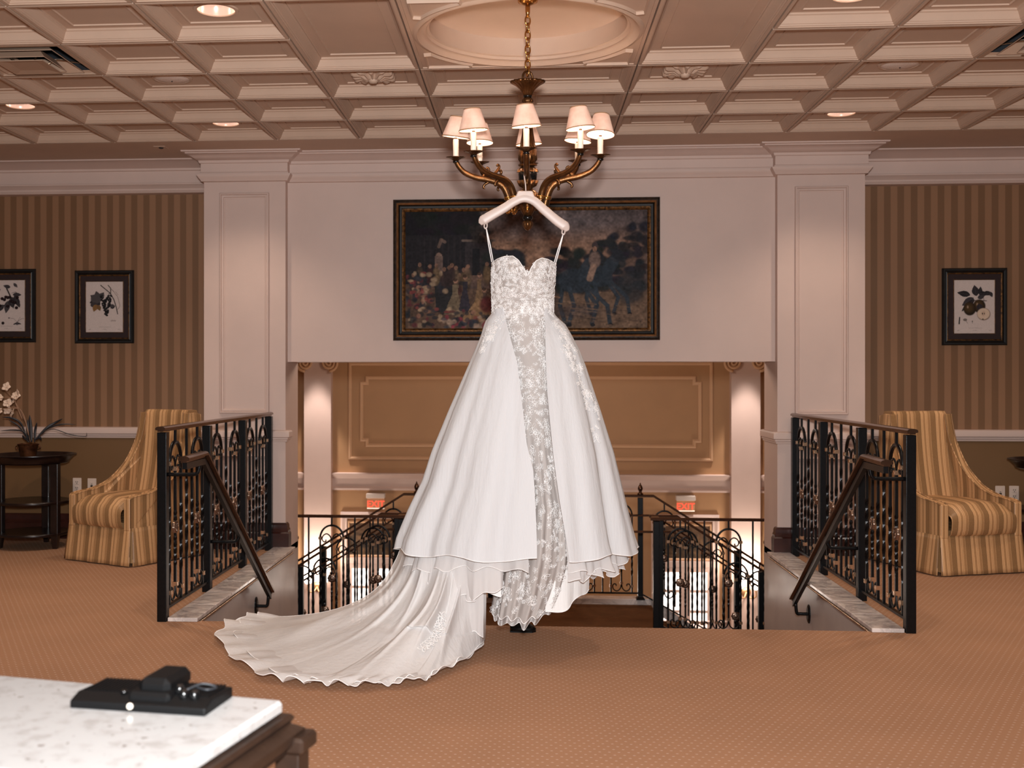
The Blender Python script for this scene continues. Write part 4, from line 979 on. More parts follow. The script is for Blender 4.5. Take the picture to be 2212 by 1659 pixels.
def botanical(px0, px1, py0, py1, draw, label, maroon='mat_maroon'):
    a = atY(px0, py1, YWALL); b = atY(px1, py0, YWALL); w, h = b.x-a.x, b.z-a.z
    t = thing('framed_print', label, 'picture', ((a.x+b.x)/2, YWALL, (a.z+b.z)/2), group='framed fruit prints on the striped walls')
    def fr(prof, nm, mt):
        q = MB(); q.rings([[(-w/2+i, -d, -h/2+i), (w/2-i, -d, -h/2+i), (w/2-i, -d, h/2-i), (-w/2+i, -d, h/2-i)] for i, d in prof]); return q.build(nm, mt, t)
    fr([(0, 0), (0, .016), (.008, .026), (.018, .026), (.026, .02), (.034, .024), (.036, .016)], 'frame', 'frame_black')
    fr([(.036, .016), (.04, .017), (.046, .013), (.047, .008)], 'gilt_fillet', 'frame_gold')
    MB().box(-w/2+.046, w/2-.046, -.008, -.002, -h/2+.046, h/2-.046).build('mat_board', maroon, t)
    fr([(.088, .0085), (.090, .0095), (.093, .0085)], 'mat_fillet', 'frame_gold')
    c = Canvas(110, 156, (206, 186, 176)); draw(c)
    c.noise(.03, 2)
    c.mesh('print', w-.186, h-.186, 'print_paper', t, -.0092)
    MB().add([(-w/2+.046, -.0125, -h/2+.046), (w/2-.046, -.0125, -h/2+.046), (w/2-.046, -.0125, h/2-.046), (-w/2+.046, -.0125, h/2-.046)], [(0, 1, 2, 3)]).build('glazing', 'picture_glass', t)
LD, LM = (54, 46, 48), (84, 74, 72)
def caption(c):
    r = random.Random(5)
    for (x0, x1, y) in ((.36, .68, .90), (.46, .56, .945), (.08, .13, .945), (.86, .93, .945)):
        P = [(x, y+.008*math.sin(x*150+r.random())) for x in np.linspace(x0, x1, 30)]; c.line(P, .004, (150, 132, 124), .6)
def grapes(c):
    c.line([(.40, .07), (.66, .23), (.76, .36), (.82, .50), (.86, .64)], .013, (58, 48, 44)); c.line([(.60, .07), (.67, .13), (.67, .23)], .011, (58, 48, 44))
    c.line([(.69, .15), (.76, .2), (.80, .25), (.85, .28), (.89, .38), (.92, .48), (.88, .54), (.82, .56)], .005, (92, 74, 66)); c.line([(.80, .19), (.84, .24), (.88, .26)], .004, (92, 74, 66))
    for k in range(5):
        a = math.radians((-150, -105, -55, 160, 110)[k]); c.leaf(.34, .36, .26, .09, a, LM if k < 3 else LD, (50, 42, 44))
    c.ell(.28, .34, .15, .09, LM, 1); c.ell(.22, .46, .10, .05, (70, 60, 60)); c.leaf(.28, .45, .22, .07, 1.9, (140, 100, 60), (90, 66, 46)); c.leaf(.32, .46, .18, .06, 1.2, (120, 88, 56))
    c.leaf(.66, .52, .15, .05, -.4, LD); c.ell(.71, .48, .06, .035, (78, 68, 68))
    r = random.Random(1)
    for k in range(90):
        v = r.random(); x = .55+(r.random()-.5)*(.26*(1-v)+.06); y = .27+.40*v; c.ell(x, y, .028, .02, r.choice([(16, 14, 16), (24, 21, 24), (34, 30, 32)]), 1); c.ell(x-.008, y-.006, .006, .005, (120, 104, 98), .6)
    c.line([(.64, .3), (.62, .24), (.66, .22)], .008, (60, 50, 46))
    for k in range(9): c.ell(.68+.015*k, .775+.012*math.sin(k*2), .009, .010, (130, 110, 102), .8)
    caption(c)
def cherries(c):
    c.line([(.52, .16), (.66, .38)], .02, (52, 44, 42)); c.line([(.66, .25), (.76, .23), (.82, .27)], .006, LD)
    for x, y, L, w, a in [(.62, .14, .20, .05, 3.4), (.70, .06, .16, .04, .8), (.36, .18, .16, .04, 2.9), (.68, .28, .24, .055, .05), (.72, .30, .38, .075, 1.15), (.66, .32, .34, .06, 1.45), (.56, .40, .36, .08, 1.75), (.62, .36, .26, .08, 1.35), (.45, .48, .3, .07, 2.4), (.34, .4, .3, .07, 2.7), (.3, .25, .28, .06, 3.3)]:
        c.leaf(x, y, L, w, a, r2.choice([LD, (62, 54, 56), (72, 64, 64)]), (96, 84, 80))
    for x, y in [(.50, .33), (.55, .34), (.60, .335), (.64, .41), (.69, .425), (.74, .44), (.545, .51), (.80, .34), (.40, .36), (.34, .5), (.46, .38), (.78, .54)]: c.ell(x, y, .045, .031, (34, 18, 20)); c.ell(x-.012, y-.01, .01, .008, (90, 60, 58), .6)
    c.line([(.58, .74), (.7, .75), (.8, .82)], .005, (110, 94, 88)); c.line([(.8, .82), (.88, .72)], .004, (120, 104, 98)); c.line([(.8, .82), (.9, .76), (.98, .75)], .005, (110, 94, 88))
    c.ell(.58, .74, .022, .012, (60, 50, 50)); c.ell(.80, .85, .04, .03, (66, 58, 62), .9); c.leaf(.8, .84, .12, .02, .3, LD); c.leaf(.8, .84, .12, .02, 2.8, LD)
    c.ell(.42, .84, .04, .03, (40, 24, 24)); caption(c)
r2 = random.Random(9)
def pears(c):
    for x, y, L, w, a in [(.40, .28, .34, .08, 3.35), (.55, .30, .30, .09, -1.75), (.48, .33, .36, .09, 2.5), (.50, .36, .46, .07, 2.35), (.64, .26, .20, .05, -1.5), (.72, .24, .24, .06, .1), (.88, .22, .16, .045, 1.15), (.60, .25, .24, .07, .1), (.58, .34, .2, .06, -.4)]: c.leaf(x, y, L, w, a, r2.choice([LD, (66, 58, 60), (46, 40, 42)]), (90, 80, 78))
    c.line([(.42, .42), (.5, .385), (.80, .39)], .011, (52, 42, 40)); c.line([(.74, .38), (.72, .32), (.66, .28)], .006, (70, 58, 54))
    for x, y in ((.62, .49), (.385, .54)):
        c.ell(x, y, .155, .125, (50, 36, 24)); c.ell(x-.02, y-.02, .10, .08, (92, 66, 38), .8, soft=.9); c.ell(x-.05, y-.035, .02, .025, (180, 146, 120), .8, soft=.8)
    c.leaf(.60, .44, .26, .08, 1.25, LD, (90, 80, 78))
    c.ell(.73, .64, .165, .115, (96, 66, 48)); c.ell(.725, .635, .155, .106, (212, 184, 160)); c.ell(.725, .63, .05, .05, (196, 164, 142), .8, soft=.5); c.ell(.70, .63, .014, .018, (40, 30, 28)); c.ell(.745, .63, .01, .016, (60, 44, 38)); c.ell(.71, .735, .02, .01, (60, 48, 42))
    c.line([(.135, .70), (.12, .82)], .016, (36, 32, 32)); c.ell(.27, .745, .05, .025, (110, 94, 86), .9); c.line([(.29, .76), (.33, .81)], .006, (120, 104, 96)); c.ell(.45, .775, .014, .012, (70, 60, 58)); c.line([(.45, .78), (.45, .81)], .005, (90, 78, 74)); caption(c)
botanical(163, 290, 584, 742, grapes, 'framed botanical print of black grapes on the striped wall')
botanical(-50, 78, 581, 740, cherries, 'framed botanical print of cherries beyond the grape print')
botanical(2034, 2174, 579, 746, pears, 'framed botanical print of pears over the bare side table')

# ================================================================== FOREGROUND TABLE
ZT = .74
A = atZ(612, 1512, ZT); Bf = atZ(0, 1458, ZT); ang = math.atan2(A.y-Bf.y, A.x-Bf.x)
t = thing('console_table', 'dark wood console table with white speckled granite top in the foreground', 'table', (A.x, A.y, 0), ang)
MB().bbox(-1.35, 0, -.46, 0, ZT-.026, ZT, .006).build('granite_top', 'granite', t)
q = MB(); path = [(.0, .0), (.0, -.46), (-1.35, -.46), (-1.35, 0)]
prof = [(-.05, ZT-.027), (.010, ZT-.027), (.016, ZT-.034), (.010, ZT-.044), (.020, ZT-.050), (.030, ZT-.056), (.030, ZT-.072), (.022, ZT-.078), (.016, ZT-.09), (-.05, ZT-.09)]
q = MB(); sweep_path(q, [(0, 0), (0, -.46), (-1.35, -.46), (-1.35, 0)][::-1], prof, True); q.build('apron', 'table_wood', t, auto=40)
for x, y in ((.012, .012), (.012, -.472), (-1.362, .012), (-1.362, -.472)):
    q = MB(); R = []
    for z, w in ((0, .017), (.06, .024), (ZT-.16, .024), (ZT-.09, .024)):
        R.append([(x+sx*w, y+sy*w, z) for sx, sy in ((-1, -1), (1, -1), (1, 1), (-1, 1))])
    q.rings(R, True, True, True); q.build('leg', 'table_wood', t, bevel=.003)
    MB().bbox(x-.036, x+.036, y-.036, y+.036, ZT-.092, ZT-.062, .006).build('leg_cap', 'table_wood', t)
# black desktop unit lying on it
p0 = atZ(150, 1530, ZT); p1 = atZ(443, 1549, ZT); a2 = math.atan2(p1.y-p0.y, p1.x-p0.x)
u = thing('desktop_unit', 'low black plastic desktop unit with ribbed top and raised block on the granite', 'device', tuple(p0), a2)
L = (p1-p0).length; Dp = .125
q = MB(); q.prism([(0, 0), (Dp, 0), (Dp, .020), (.03, .024), (0, .014)], lambda y, z: (0+.0*y, y, z), lambda y, z: (L, y, z))
q.build('body', 'black_plastic', u, bevel=.003)
for k in range(34):
    x = .012+k*(L-.024)/33
    if .42*L < x < .66*L: continue
    MB().box(x-.0018, x+.0018, .034, Dp-.008, .0225, .0255).build('rib', 'black_plastic', u)
MB().bbox(.115, .175, .03, .135, .018, .052, .010).build('raised_block', 'black_plastic', u)
MB().bbox(.105, .185, .012, .06, .012, .032, .006).build('block_foot', 'black_plastic', u)
for x, y, z in ((.19, .045, .033), (.205, .03, .029), (.225, .03, .029)):
    o = MB().lathe([(.008, -.012), (.009, 0), (.006, .008), (.001, .009)], 14).build('knob', 'black_gloss', u, smooth=True); o.location = (x, y, z)
o = MB().lathe([(.001, 0), (.006, 0), (.005, .004), (.001, .004)], 14).build('indicator', 'candle', u, smooth=True); o.location = (.118, -.001, .011); o.rotation_euler = (PI/2, 0, 0)
o = MB().lathe([(.006, 0), (.007, .004), (.004, .006), (.001, .006)], 12).build('button', 'black_gloss', u, smooth=True); o.location = (.09, .03, .024)
P = catmull([(.2, .05, .03), (.22, .075, .036), (.245, .08, .03), (.235, .06, .03), (.21, .07, .031)], 6); MB().tube(P, .0022, 6).build('cable', 'duct_dark', u, smooth=True)

# ================================================================== CHANDELIER
CHY = DY
CH = thing('chandelier', 'brass chandelier with eight pleated lamp shades hanging from the ceiling dome', 'chandelier', (0, CHY, ZC+.175))
def zpx(py): return CAMH+(CY-py)*CHY/F/C_-(ZC+.175)        # local z of a pixel row at the axis
MB().lathe([(.001, 0), (.05, 0), (.05, -.01), (.03, -.02), (.012, -.026), (.001, -.026)], 24).build('ceiling_canopy', 'brass_bright', CH, smooth=True)
MB().lathe([(.008, -.02), (.013, -.03), (.012, -.06), (.007, -.09), (.001, -.09)], 14).build('stem_ball', 'brass_bright', CH, smooth=True)
zt, zb = -.085, zpx(166); nl = 8; lh = (zt-zb)/nl
for k in range(nl):
    P = []; hh = lh*.66
    for i in range(16):
        a = 2*PI*i/16; P.append((.014*math.cos(a), 0, hh*math.sin(a)*(1 if abs(math.sin(a)) < 2 else 1)))
    o = MB().tube(P, .0042, 6, closed=True).build('chain_link', 'brass_bright', CH, smooth=True); o.location = (0, 0, zt-lh*(k+.5)); o.rotation_euler = (0, 0, (k % 2)*PI/2+.5)
P = [(.028*math.cos(2*PI*i/20), 0, .034*math.sin(2*PI*i/20)) for i in range(20)]
o = MB().tube(P, .006, 8, closed=True).build('hanging_ring', 'brass', CH, smooth=True); o.location = (0, 0, zpx(166)-.012); o.rotation_euler = (0, 0, .5)
BODY = bpy.data.objects.new('fixture', None)                # (not linked: parts hang directly under the chandelier)
TILT = Matrix.Translation((0, 0, zpx(178))) @ Matrix.Rotation(math.radians(5.0), 4, 'X') @ Matrix.Translation((0, 0, -zpx(178)))
def cpart(mb, name, mat, smooth=True, auto=None):
    o = mb.build(name, mat, CH, smooth=smooth, auto=auto); o.matrix_local = TILT; return o
Z = zpx
cpart(MB().lathe([(.001, Z(180)), (.07, Z(179)), (.086, Z(178)), (.084, Z(182)), (.062, Z(187)), (.040, Z(195)), (.026, Z(203)), (.022, Z(209))], 72, flute=18, fa=.05), 'top_bowl', 'brass')
cpart(MB().lathe([(.001, Z(208)), (.020, Z(208)), (.023, Z(210)), (.020, Z(213)), (.001, Z(213))], 20), 'black_ring', 'black_gloss')
cpart(MB().lathe([(.018, Z(213)), (.026, Z(217)), (.028, Z(222)), (.018, Z(226)), (.014, Z(234)), (.016, Z(250)), (.028, Z(290)), (.045, Z(335)), (.046, Z(345)), (.036, Z(352)), (.02, Z(355))], 64, flute=10, fa=.06), 'column', 'brass')
cpart(MB().lathe([(.02, Z(353)), (.04, Z(355)), (.05, Z(356)), (.045, Z(359)), (.02, Z(362))], 32), 'column_collar', 'brass')
cpart(MB().lathe([(.022, Z(361)), (.040, Z(366)), (.048, Z(376)), (.046, Z(388)), (.034, Z(399)), (.02, Z(404))], 32), 'black_urn', 'black_gloss')
cpart(MB().lathe([(.05, Z(372)), (.046, Z(366)), (.036, Z(362)), (.03, Z(361))], 64, flute=6, fa=.12, cap=False), 'leaf_cup', 'brass')
cpart(MB().lathe([(.036, Z(400)), (.046, Z(392)), (.052, Z(390)), (.04, Z(402)), (.022, Z(406)), (.022, Z(412))], 64, flute=6, fa=.1, cap=False), 'leaf_cup', 'brass')
cpart(MB().lathe([(.018, Z(404)), (.03, Z(410)), (.055, Z(418)), (.062, Z(430)), (.055, Z(440)), (.045, Z(446)), (.032, Z(456)), (.02, Z(466))], 64, flute=16, fa=.04), 'hub', 'brass')
cpart(MB().lathe([(.018, Z(465)), (.026, Z(468)), (.026, Z(472)), (.018, Z(475))], 24), 'black_ring', 'black_gloss')
cpart(MB().lathe([(.014, Z(474)), (.026, Z(480)), (.027, Z(486)), (.016, Z(494)), (.001, Z(498))], 48, flute=8, fa=.06), 'bottom_finial', 'brass')
armp = [(r_, p_+5) for r_, p_ in [(.085, 445), (.092, 432), (.103, 415), (.122, 399), (.155, 388), (.203, 382), (.263, 377), (.318, 367), (.350, 354), (.366, 342)]]
AR = catmull([(r, 0, Z(py)) for r, py in armp], 5); nA = len(AR)
def rib_tube(mb, P, r0, r1, n=14):
    R = []; P = [Vector(p) for p in P]
    for i, p in enumerate(P):
        tn = (P[min(i+1, len(P)-1)]-P[max(i-1, 0)]).normalized(); B = Vector((0, 1, 0)); N = tn.cross(B).normalized(); rr = r0+(r1-r0)*i/(len(P)-1)
        R.append([tuple(p+(N*math.cos(2*PI*k/n)+B*math.sin(2*PI*k/n))*rr*(1+(.13 if k % 2 else 0))) for k in range(n)])
    return mb.rings(R, True, True, True)
def curl(pts, r0): P = catmull(pts, 6); return MB().tube(P, [r0*(1-.45*i/len(P)) for i in range(len(P))], 8)
zA = lambda py: Z(py)
protoC = {}
def cset(key, mb, name, mat, T, auto=None):
    if key not in protoC: o = mb.build(name, mat, CH, smooth=True, auto=auto); protoC[key] = o
    else: o = bpy.data.objects.new(name, protoC[key].data); COL.objects.link(o); o.parent = CH
    o.matrix_local = T; return o
tilts = [(4, 2), (3, -6), (-12, 3), (2, 8), (-4, 0), (5, 5), (-3, -8), (2, 3)]
for k in range(8):
    th = math.radians(-91+45*k); T = TILT @ Matrix.Rotation(th, 4, 'Z')
    cset('arm', rib_tube(MB(), AR, .019, .0115), 'arm', 'brass', T)
    cset('curl1', curl([(.235, 0, Z(383)), (.215, 0, Z(375)), (.198, 0, Z(366)), (.206, 0, Z(361)), (.214, 0, Z(364))], .009), 'curl', 'brass', T)
    cset('curl2', curl([(.175, 0, Z(386)), (.20, 0, Z(392)), (.222, 0, Z(398)), (.226, 0, Z(404)), (.218, 0, Z(405))], .009), 'curl', 'brass', T)
    cset('curl3', curl([(.085, 0, Z(442)), (.088, 0, Z(452)), (.102, 0, Z(458)), (.112, 0, Z(454)), (.107, 0, Z(449))], .011), 'curl', 'brass_bright', T)
    cset('band', MB().lathe([(.024, -.008), (.026, -.004), (.026, .004), (.024, .008)], 14, (.095, 0, Z(428)), cap=False), 'arm_band', 'brass_bright', T)
    X = (.368, 0, -.012)
    cset('cupring', MB().lathe([(.012, Z(345)), (.016, Z(343.5)), (.016, Z(341)), (.012, Z(340))], 16, X), 'black_ring', 'black_gloss', T)
    cset('cup', MB().lathe([(.012, Z(341)), (.018, Z(338)), (.034, Z(335)), (.048, Z(333)), (.050, Z(332)), (.03, Z(332.5)), (.001, Z(333))], 48, X, flute=12, fa=.05), 'candle_cup', 'brass', T)
    cset('candle', MB().lathe([(.0145, Z(333)), (.0145, Z(295)), (.011, Z(294)), (.001, Z(294))], 16, X), 'candle_sleeve', 'candle', T, auto=40)
    cset('socket', MB().lathe([(.008, Z(295)), (.008, Z(290)), (.001, Z(290))], 12, X), 'socket', 'bulb_socket', T)
    cset('bulb', MB().lathe([(.006, Z(291)), (.015, Z(285)), (.017, Z(280)), (.010, Z(270)), (.003, Z(264)), (.001, Z(263))], 16, X), 'bulb', 'bulb', T)
    tx, ty = tilts[k]
    Ts = T @ Matrix.Translation((.368, 0, Z(295))) @ Euler((math.radians(tx), math.radians(ty), 0)).to_matrix().to_4x4()
    cset('shade', MB().lathe([(.071, 0), (.040, .104)], 40, cap=False), 'lamp_shade', 'lamp_shade', Ts)
    cset('shadein', MB().lathe([(.0395, .1035), (.0695, .001)], 40, cap=False), 'shade_lining', 'shade_inner', Ts)
    cset('trimb', MB().lathe([(.0705, -.001), (.0725, .0), (.0715, .004), (.070, .005)], 40, cap=False), 'shade_trim', 'shade_trim', Ts)
    cset('trimt', MB().lathe([(.0402, .1), (.042, .102), (.0405, .106), (.039, .106)], 40, cap=False), 'shade_trim', 'shade_trim', Ts)
    lp = CH.location+(T @ Vector((.368, 0, Z(279))))
    light('lamp_glow', 'POINT', lp, 4.2, (1, .76, .56), .02)

# ================================================================== HANGER
HY = 5.58
hg = thing('clothes_hanger', 'white wide-shouldered clothes hanger hooked on the chandelier', 'hanger', tuple(atY(1131, 430, HY)))
HO = hg.location.copy()
def hl(px, py, dy=0): return atY(px, py, HY+dy)-HO
cl = catmull([hl(1037, 484), hl(1044, 476), hl(1062, 465), hl(1090, 449), hl(1110, 436), hl(1131, 428), hl(1153, 434), hl(1176, 454), hl(1202, 476), hl(1220, 489), hl(1226, 499)], 6); nC = len(cl)
R = []
for i, p in enumerate(cl):
    tn = (cl[min(i+1, nC-1)]-cl[max(i-1, 0)]).normalized(); N = Vector((-tn.z, 0, tn.x)); e = min(i, nC-1-i)/6; k_ = min(1, .35+.65*e)
    hh = .027*k_*(1-.22*math.sin(PI*i/(nC-1))); dd = .017*k_
    R.append([tuple(p+N*(hh*math.copysign(abs(math.cos(a))**.6, math.cos(a)))+Vector((0, dd*math.copysign(abs(math.sin(a))**.6, math.sin(a)), 0))) for a in [2*PI*j/16 for j in range(16)]])
MB().rings(R, True, True, True).build('shoulder_bar', 'hanger_white', hg, smooth=True)
q = MB(); q.prism([tuple((v.x, v.z)) for v in [hl(1100, 442), hl(1112, 430), hl(1119, 413), hl(1150, 413), hl(1157, 430), hl(1168, 444), hl(1150, 437), hl(1131, 434), hl(1114, 438)]], lambda a, b: (a, .016, b), lambda a, b: (a, -.016, b)); q.build('neck', 'hanger_white', hg, bevel=.006)
P = catmull([hl(1136, 414), hl(1135, 398), hl(1133, 385, .01), hl(1133, 375, .02), hl(1139, 370, .035), hl(1145, 374, .05)], 6)
MB().tube(P, .003, 8).build('hook', 'hanger_white', hg, smooth=True)
o = MB().lathe([(.004, 0), (.0065, 0), (.0065, .001), (.004, .001)], 20, cap=False).build('maker_mark', 'plate_white', hg); o.location = hl(1134, 420)+Vector((0, -.0165, 0)); o.rotation_euler = (PI/2, 0, 0)
o = MB().lathe([(.001, 0), (.0022, 0), (.0022, .001), (.001, .001)], 14, cap=False).build('maker_mark', 'plate_white', hg); o.location = hl(1134, 420)+Vector((0, -.0165, 0)); o.rotation_euler = (PI/2, 0, 0)
for px, py in ((1049, 484), (1217, 497)):
    P = catmull([hl(px-2, py-4), hl(px-3, py+6), hl(px, py+10), hl(px+3, py+6), hl(px+3, py-4)], 5); MB().tube(P, .0035, 6).build('loop_hook', 'hanger_white', hg, smooth=True)

# ================================================================== WEDDING GOWN
DYC = 5.62                                                 # depth of the gown's axis
G = thing('wedding_gown', 'white strapless lace wedding gown with long tulle train hanging from the hanger', 'dress', (0, DYC, 0))
GO = Vector((0, DYC, 0))
def zrow(py, y=DYC): return CAMH+(CY-py)*y*C_/F
def xcol(px, y): return atY(px, CY, y).x
SIL = [(555, 1063, 1201), (572, 1062, 1201), (620, 1062, 1198), (660, 1063, 1196), (678, 1063, 1196), (689, 1051, 1207), (701, 1046, 1221), (725, 1039, 1235), (760, 1025, 1253), (795, 1010, 1266), (887, 971, 1296), (976, 936, 1323), (1038, 917, 1337), (1095, 890, 1350), (1161, 863, 1366), (1185, 858, 1373), (1260, 838, 1390)]
SZ = np.array([zrow(r[0]) for r in SIL])[::-1]; SL = np.array([xcol(r[1], DYC) for r in SIL])[::-1]; SR = np.array([xcol(r[2], DYC) for r in SIL])[::-1]
def body(z):
    l, r = interp(z, SZ, SL), interp(z, SZ, SR); w = (r-l)/2
    return (l+r)/2, w
def dep(z): return interp(z, [zrow(1215), zrow(1000), zrow(800), zrow(725), zrow(690)], [.40, .33, .23, .17, .115])
foldph = rng.uniform(0, 6.28, 8)
def folds(th, z, zt, k=1):
    a = smoothstep(zt, zrow(1200), z)
    f = (.40*math.sin(7*th+foldph[0])+.34*math.sin(11*th+foldph[1]+.6*a)+.26*math.sin(17*th+foldph[2])+.18*math.sin(27*th+foldph[3]+a))
    return 1+k*(.014+.058*a)*f
ZW = zrow(668); ZHEM = .487
# slit edges as picture columns by row
LE = [(668, 1087), (720, 1100), (783, 1117), (845, 1125), (960, 1138), (1015, 1152), (1100, 1157), (1176, 1160), (1215, 1160)]
RE = [(668, 1177), (720, 1178), (776, 1179), (856, 1183), (976, 1195), (1088, 1210), (1176, 1224), (1215, 1230)]
def edge_theta(z, E):
    xc, w = body(z); d = dep(z); y = DYC-d
    py = CY-(z-CAMH)*F/(y*C_); px = interp(py, [e[0] for e in E], [e[1] for e in E])
    return math.asin(max(-.95, min(.95, (xcol(px, y)-xc)/w)))
def skirt_pt(th, z, k=1, rad=1.0, zt=None):
    xc, w = body(z); d = dep(z); f = folds(th, z, ZW, k)*rad
    return Vector((xc+w*f*math.sin(th), DYC-d*f*math.cos(th), z))-GO
def panel(name, E, sgn, nv=64, nu=110):
    P = []
    for i in range(nv+1):
        v = i/nv; row = []
        for j in range(nu+1):
            u = j/nu
            zt = ZW-.03*smoothstep(.1, .5, u)
            z = zt+(ZHEM-zt)*v
            e = edge_theta(z, E); end = sgn*PI; th = e+(end-e)*u
            hemw = .012*math.sin(th*9)*smoothstep(.9, 1, v)
            p = skirt_pt(th, z, 1 if u > .04 else .4+u*15)
            p.z += hemw
            if u < .05: p.y -= .012*smoothstep(.0, .35, v)*(1-u/.05)
            row.append(tuple(p))
        P.append(row)
    o = MB().grid(P).build(name, 'gown_organza', G, smooth=True)
    MB().tube(P[-1], .0022, 4).build('hem_edge', 'gown_thread', o, smooth=True)
    return P
PL = panel('overskirt_panel', LE, -1); PR = panel('overskirt_panel', RE, 1)
# tulle tiers peeping out below the overskirt
def tier(name, th0, th1, z0, hem, rad, mat, wav, ph, nu=90, nv=18, edge=True, fl=1.0):
    P = []
    for i in range(nv+1):
        v = i/nv; row = []
        for j in range(nu+1):
            u = j/nu; th = th0+(th1-th0)*u; hz = hem(u) if callable(hem) else hem
            z = z0+(hz-z0)*v
            xc, w = body(max(z, .42)); d = dep(max(z, .42))
            f = rad*(1+(.01+.075*v*v)*fl*(math.sin(wav*th+ph)+.5*math.sin(wav*1.9*th+ph*2)+.25*math.sin(wav*3.3*th+1))*.5)
            p = Vector((xc+w*f*math.sin(th), DYC-d*f*math.cos(th), z+.012*v*math.sin(wav*1.4*th+ph*1.7)))-GO
            row.append(tuple(p))
        P.append(row)
    o = MB().grid(P).build(name, mat, G, smooth=True)
    if edge: MB().tube(P[-1], .002, 4).build('hem_edge', 'gown_thread', o, smooth=True)
    return P
D2 = math.radians
tier('tulle_tier', D2(-150), D2(7), .62, lambda u: .42+.02*math.sin(9*u), .89, 'gown_tulle', 17, .4)
tier('tulle_tier', D2(-75), D2(-6), .60, lambda u: .355-.06*smoothstep(.25, .5, u)+.05*smoothstep(.75, 1, u), .84, 'gown_tulle', 21, 2.2)
tier('tulle_tier', D2(-120), D2(-22), .58, lambda u: .27-.03*math.sin(6*u), .78, 'gown_tulle', 15, 1.1)
tier('tulle_tier', D2(-60), D2(-20), .5, lambda u: .17-.06*u, .72, 'gown_tulle', 19, 4.1)
tier('tulle_tier', D2(29), D2(105), .62, lambda u: .425-.01*math.sin(8*u)+.03*smoothstep(.7, 1, u), .89, 'gown_tulle', 18, 3.0)
tier('tulle_tier', D2(30), D2(85), .60, lambda u: .385-.01*math.sin(10*u)+.0*u, .84, 'gown_tulle', 22, .9)
tier('tulle_tier', D2(32), D2(150), .6, .40, .80, 'gown_tulle', 14, 2.4)
tier('satin_lining', D2(22), D2(66), .60, lambda u: .21+.075*u+.03*u*u, .66, 'gown_satin', 9, 2.0, fl=.6)
tier('satin_lining', D2(-170), D2(-10), .60, .30, .62, 'gown_satin', 9, .3, fl=.5)
tier('satin_lining', D2(66), D2(190), .60, .36, .66, 'gown_satin', 9, .3, fl=.5)
# inner lace sheath skirt, seen in the slit and below the hem
SHW = [(660, 66), (720, 60), (780, 54), (860, 52), (960, 52), (1050, 60), (1150, 76), (1230, 88), (1300, 82), (1360, 72)]
SHC = [(660, 1130), (780, 1148), (960, 1160), (1100, 1172), (1200, 1165), (1290, 1148), (1360, 1128)]
def sheath_pt(th, z):
    d = interp(z, [.1, .45, .9, 1.4, 1.65], [.27, .30, .20, .13, .105]); y = DYC-d
    py = CY-(z-CAMH)*F/(y*C_); w = interp(py, [a for a, b in SHW], [b for a, b in SHW])*y/F; xc = xcol(interp(py, [a for a, b in SHC], [b for a, b in SHC]), y)
    a = smoothstep(1.35, .5, z)
    f = 1+a*(.05*math.sin(9*th+1)+.04*math.sin(16*th+2.2)+.02*math.sin(29*th))
    return Vector((xc+w*math.sin(th)*(1+.4*(f-1)), DYC-d*(math.cos(th)*f), z))-GO
def sheath_hem(u): return interp(u, [0, .15, .35, .5, .62, .8, 1], [.17, .135, .15, .145, .165, .24, .30])
P = []; nu, nv = 120, 90
for i in range(nv+1):
    v = i/nv; row = []
    for j in range(nu+1):
        u = j/nu; th = D2(-98)+D2(196)*u; hz = sheath_hem(u)+.040+.010*math.sin(u*60)
        z = zrow(672)+(hz-zrow(672))*v
        row.append(tuple(sheath_pt(th, z)))
    P.append(row)
sh = MB().grid(P).build('lace_sheath', 'gown_lace_ground', G, smooth=True)
MB().tube(P[-1], .0025, 4).build('hem_edge', 'gown_thread', sh, smooth=True)
P = []
for i in range(10):
    v = i/9; row = []
    for j in range(91):
        u = j/90; th = D2(-80)+D2(140)*u; z = .30+(sheath_hem(u*.8)+.008+.012*math.sin(u*40)-.30)*v; p = sheath_pt(th*.95, z)
        row.append((p.x*1.0, p.y+.03+.02*math.sin(u*50)*v, p.z))
    P.append(row)
o = MB().grid(P).build('tulle_frill', 'gown_tulle', G, smooth=True); MB().tube(P[-1], .0018, 4).build('hem_edge', 'gown_thread', o, smooth=True)
# bodice
TOP = [(1062, 569), (1075, 562), (1090, 558), (1108, 558), (1120, 567), (1131, 583), (1141, 601), (1148, 583), (1158, 568), (1170, 562), (1182, 564), (1192, 568), (1201, 573)]
def bodice_pt(th, v, off=0):
    zb_ = zrow(692); xc0, w0 = body(zrow(620)); 
    if abs(th) < PI/2:
        px = interp(math.sin(th), [-1, 1], [1062, 1201]); zt_ = zrow(interp(px, [a for a, b in TOP], [b for a, b in TOP]))
    else: zt_ = zrow(569+14*smoothstep(PI/2, PI*.8, abs(th)))
    z = zb_+(zt_-zb_)*v
    xc, w = body(max(z, zrow(678))); d = .105+off
    x = xc+(w+off)*math.sin(th); y = DYC-d*math.cos(th)
    if abs(th) < PI/2:
        for bx, by, bz, a, s in ((1103, 0, 598, .05, .052), (1171, 0, 602, .046, .046)):
            dx = x-xcol(bx, DYC-.1); dz = z-zrow(bz); y -= a*math.exp(-(dx*dx/(s*s)+dz*dz/(.062**2)))
        y += .016*math.exp(-((z-zrow(645))/.018)**2)*(math.cos(th)**2)          # under-bust seam
    return Vector((x, y, z))-GO
P = []
for i in range(41):
    P.append([tuple(bodice_pt(-PI+2*PI*j/120, i/40)) for j in range(121)])
bo = MB().grid(P).build('bodice', 'gown_lace_ground', G, smooth=True, solid=.004)
MB().tube([tuple(bodice_pt(-PI+2*PI*j/200, 1)) for j in range(200)], .003, 5, closed=True).build('neckline_edge', 'gown_thread', bo, smooth=True)
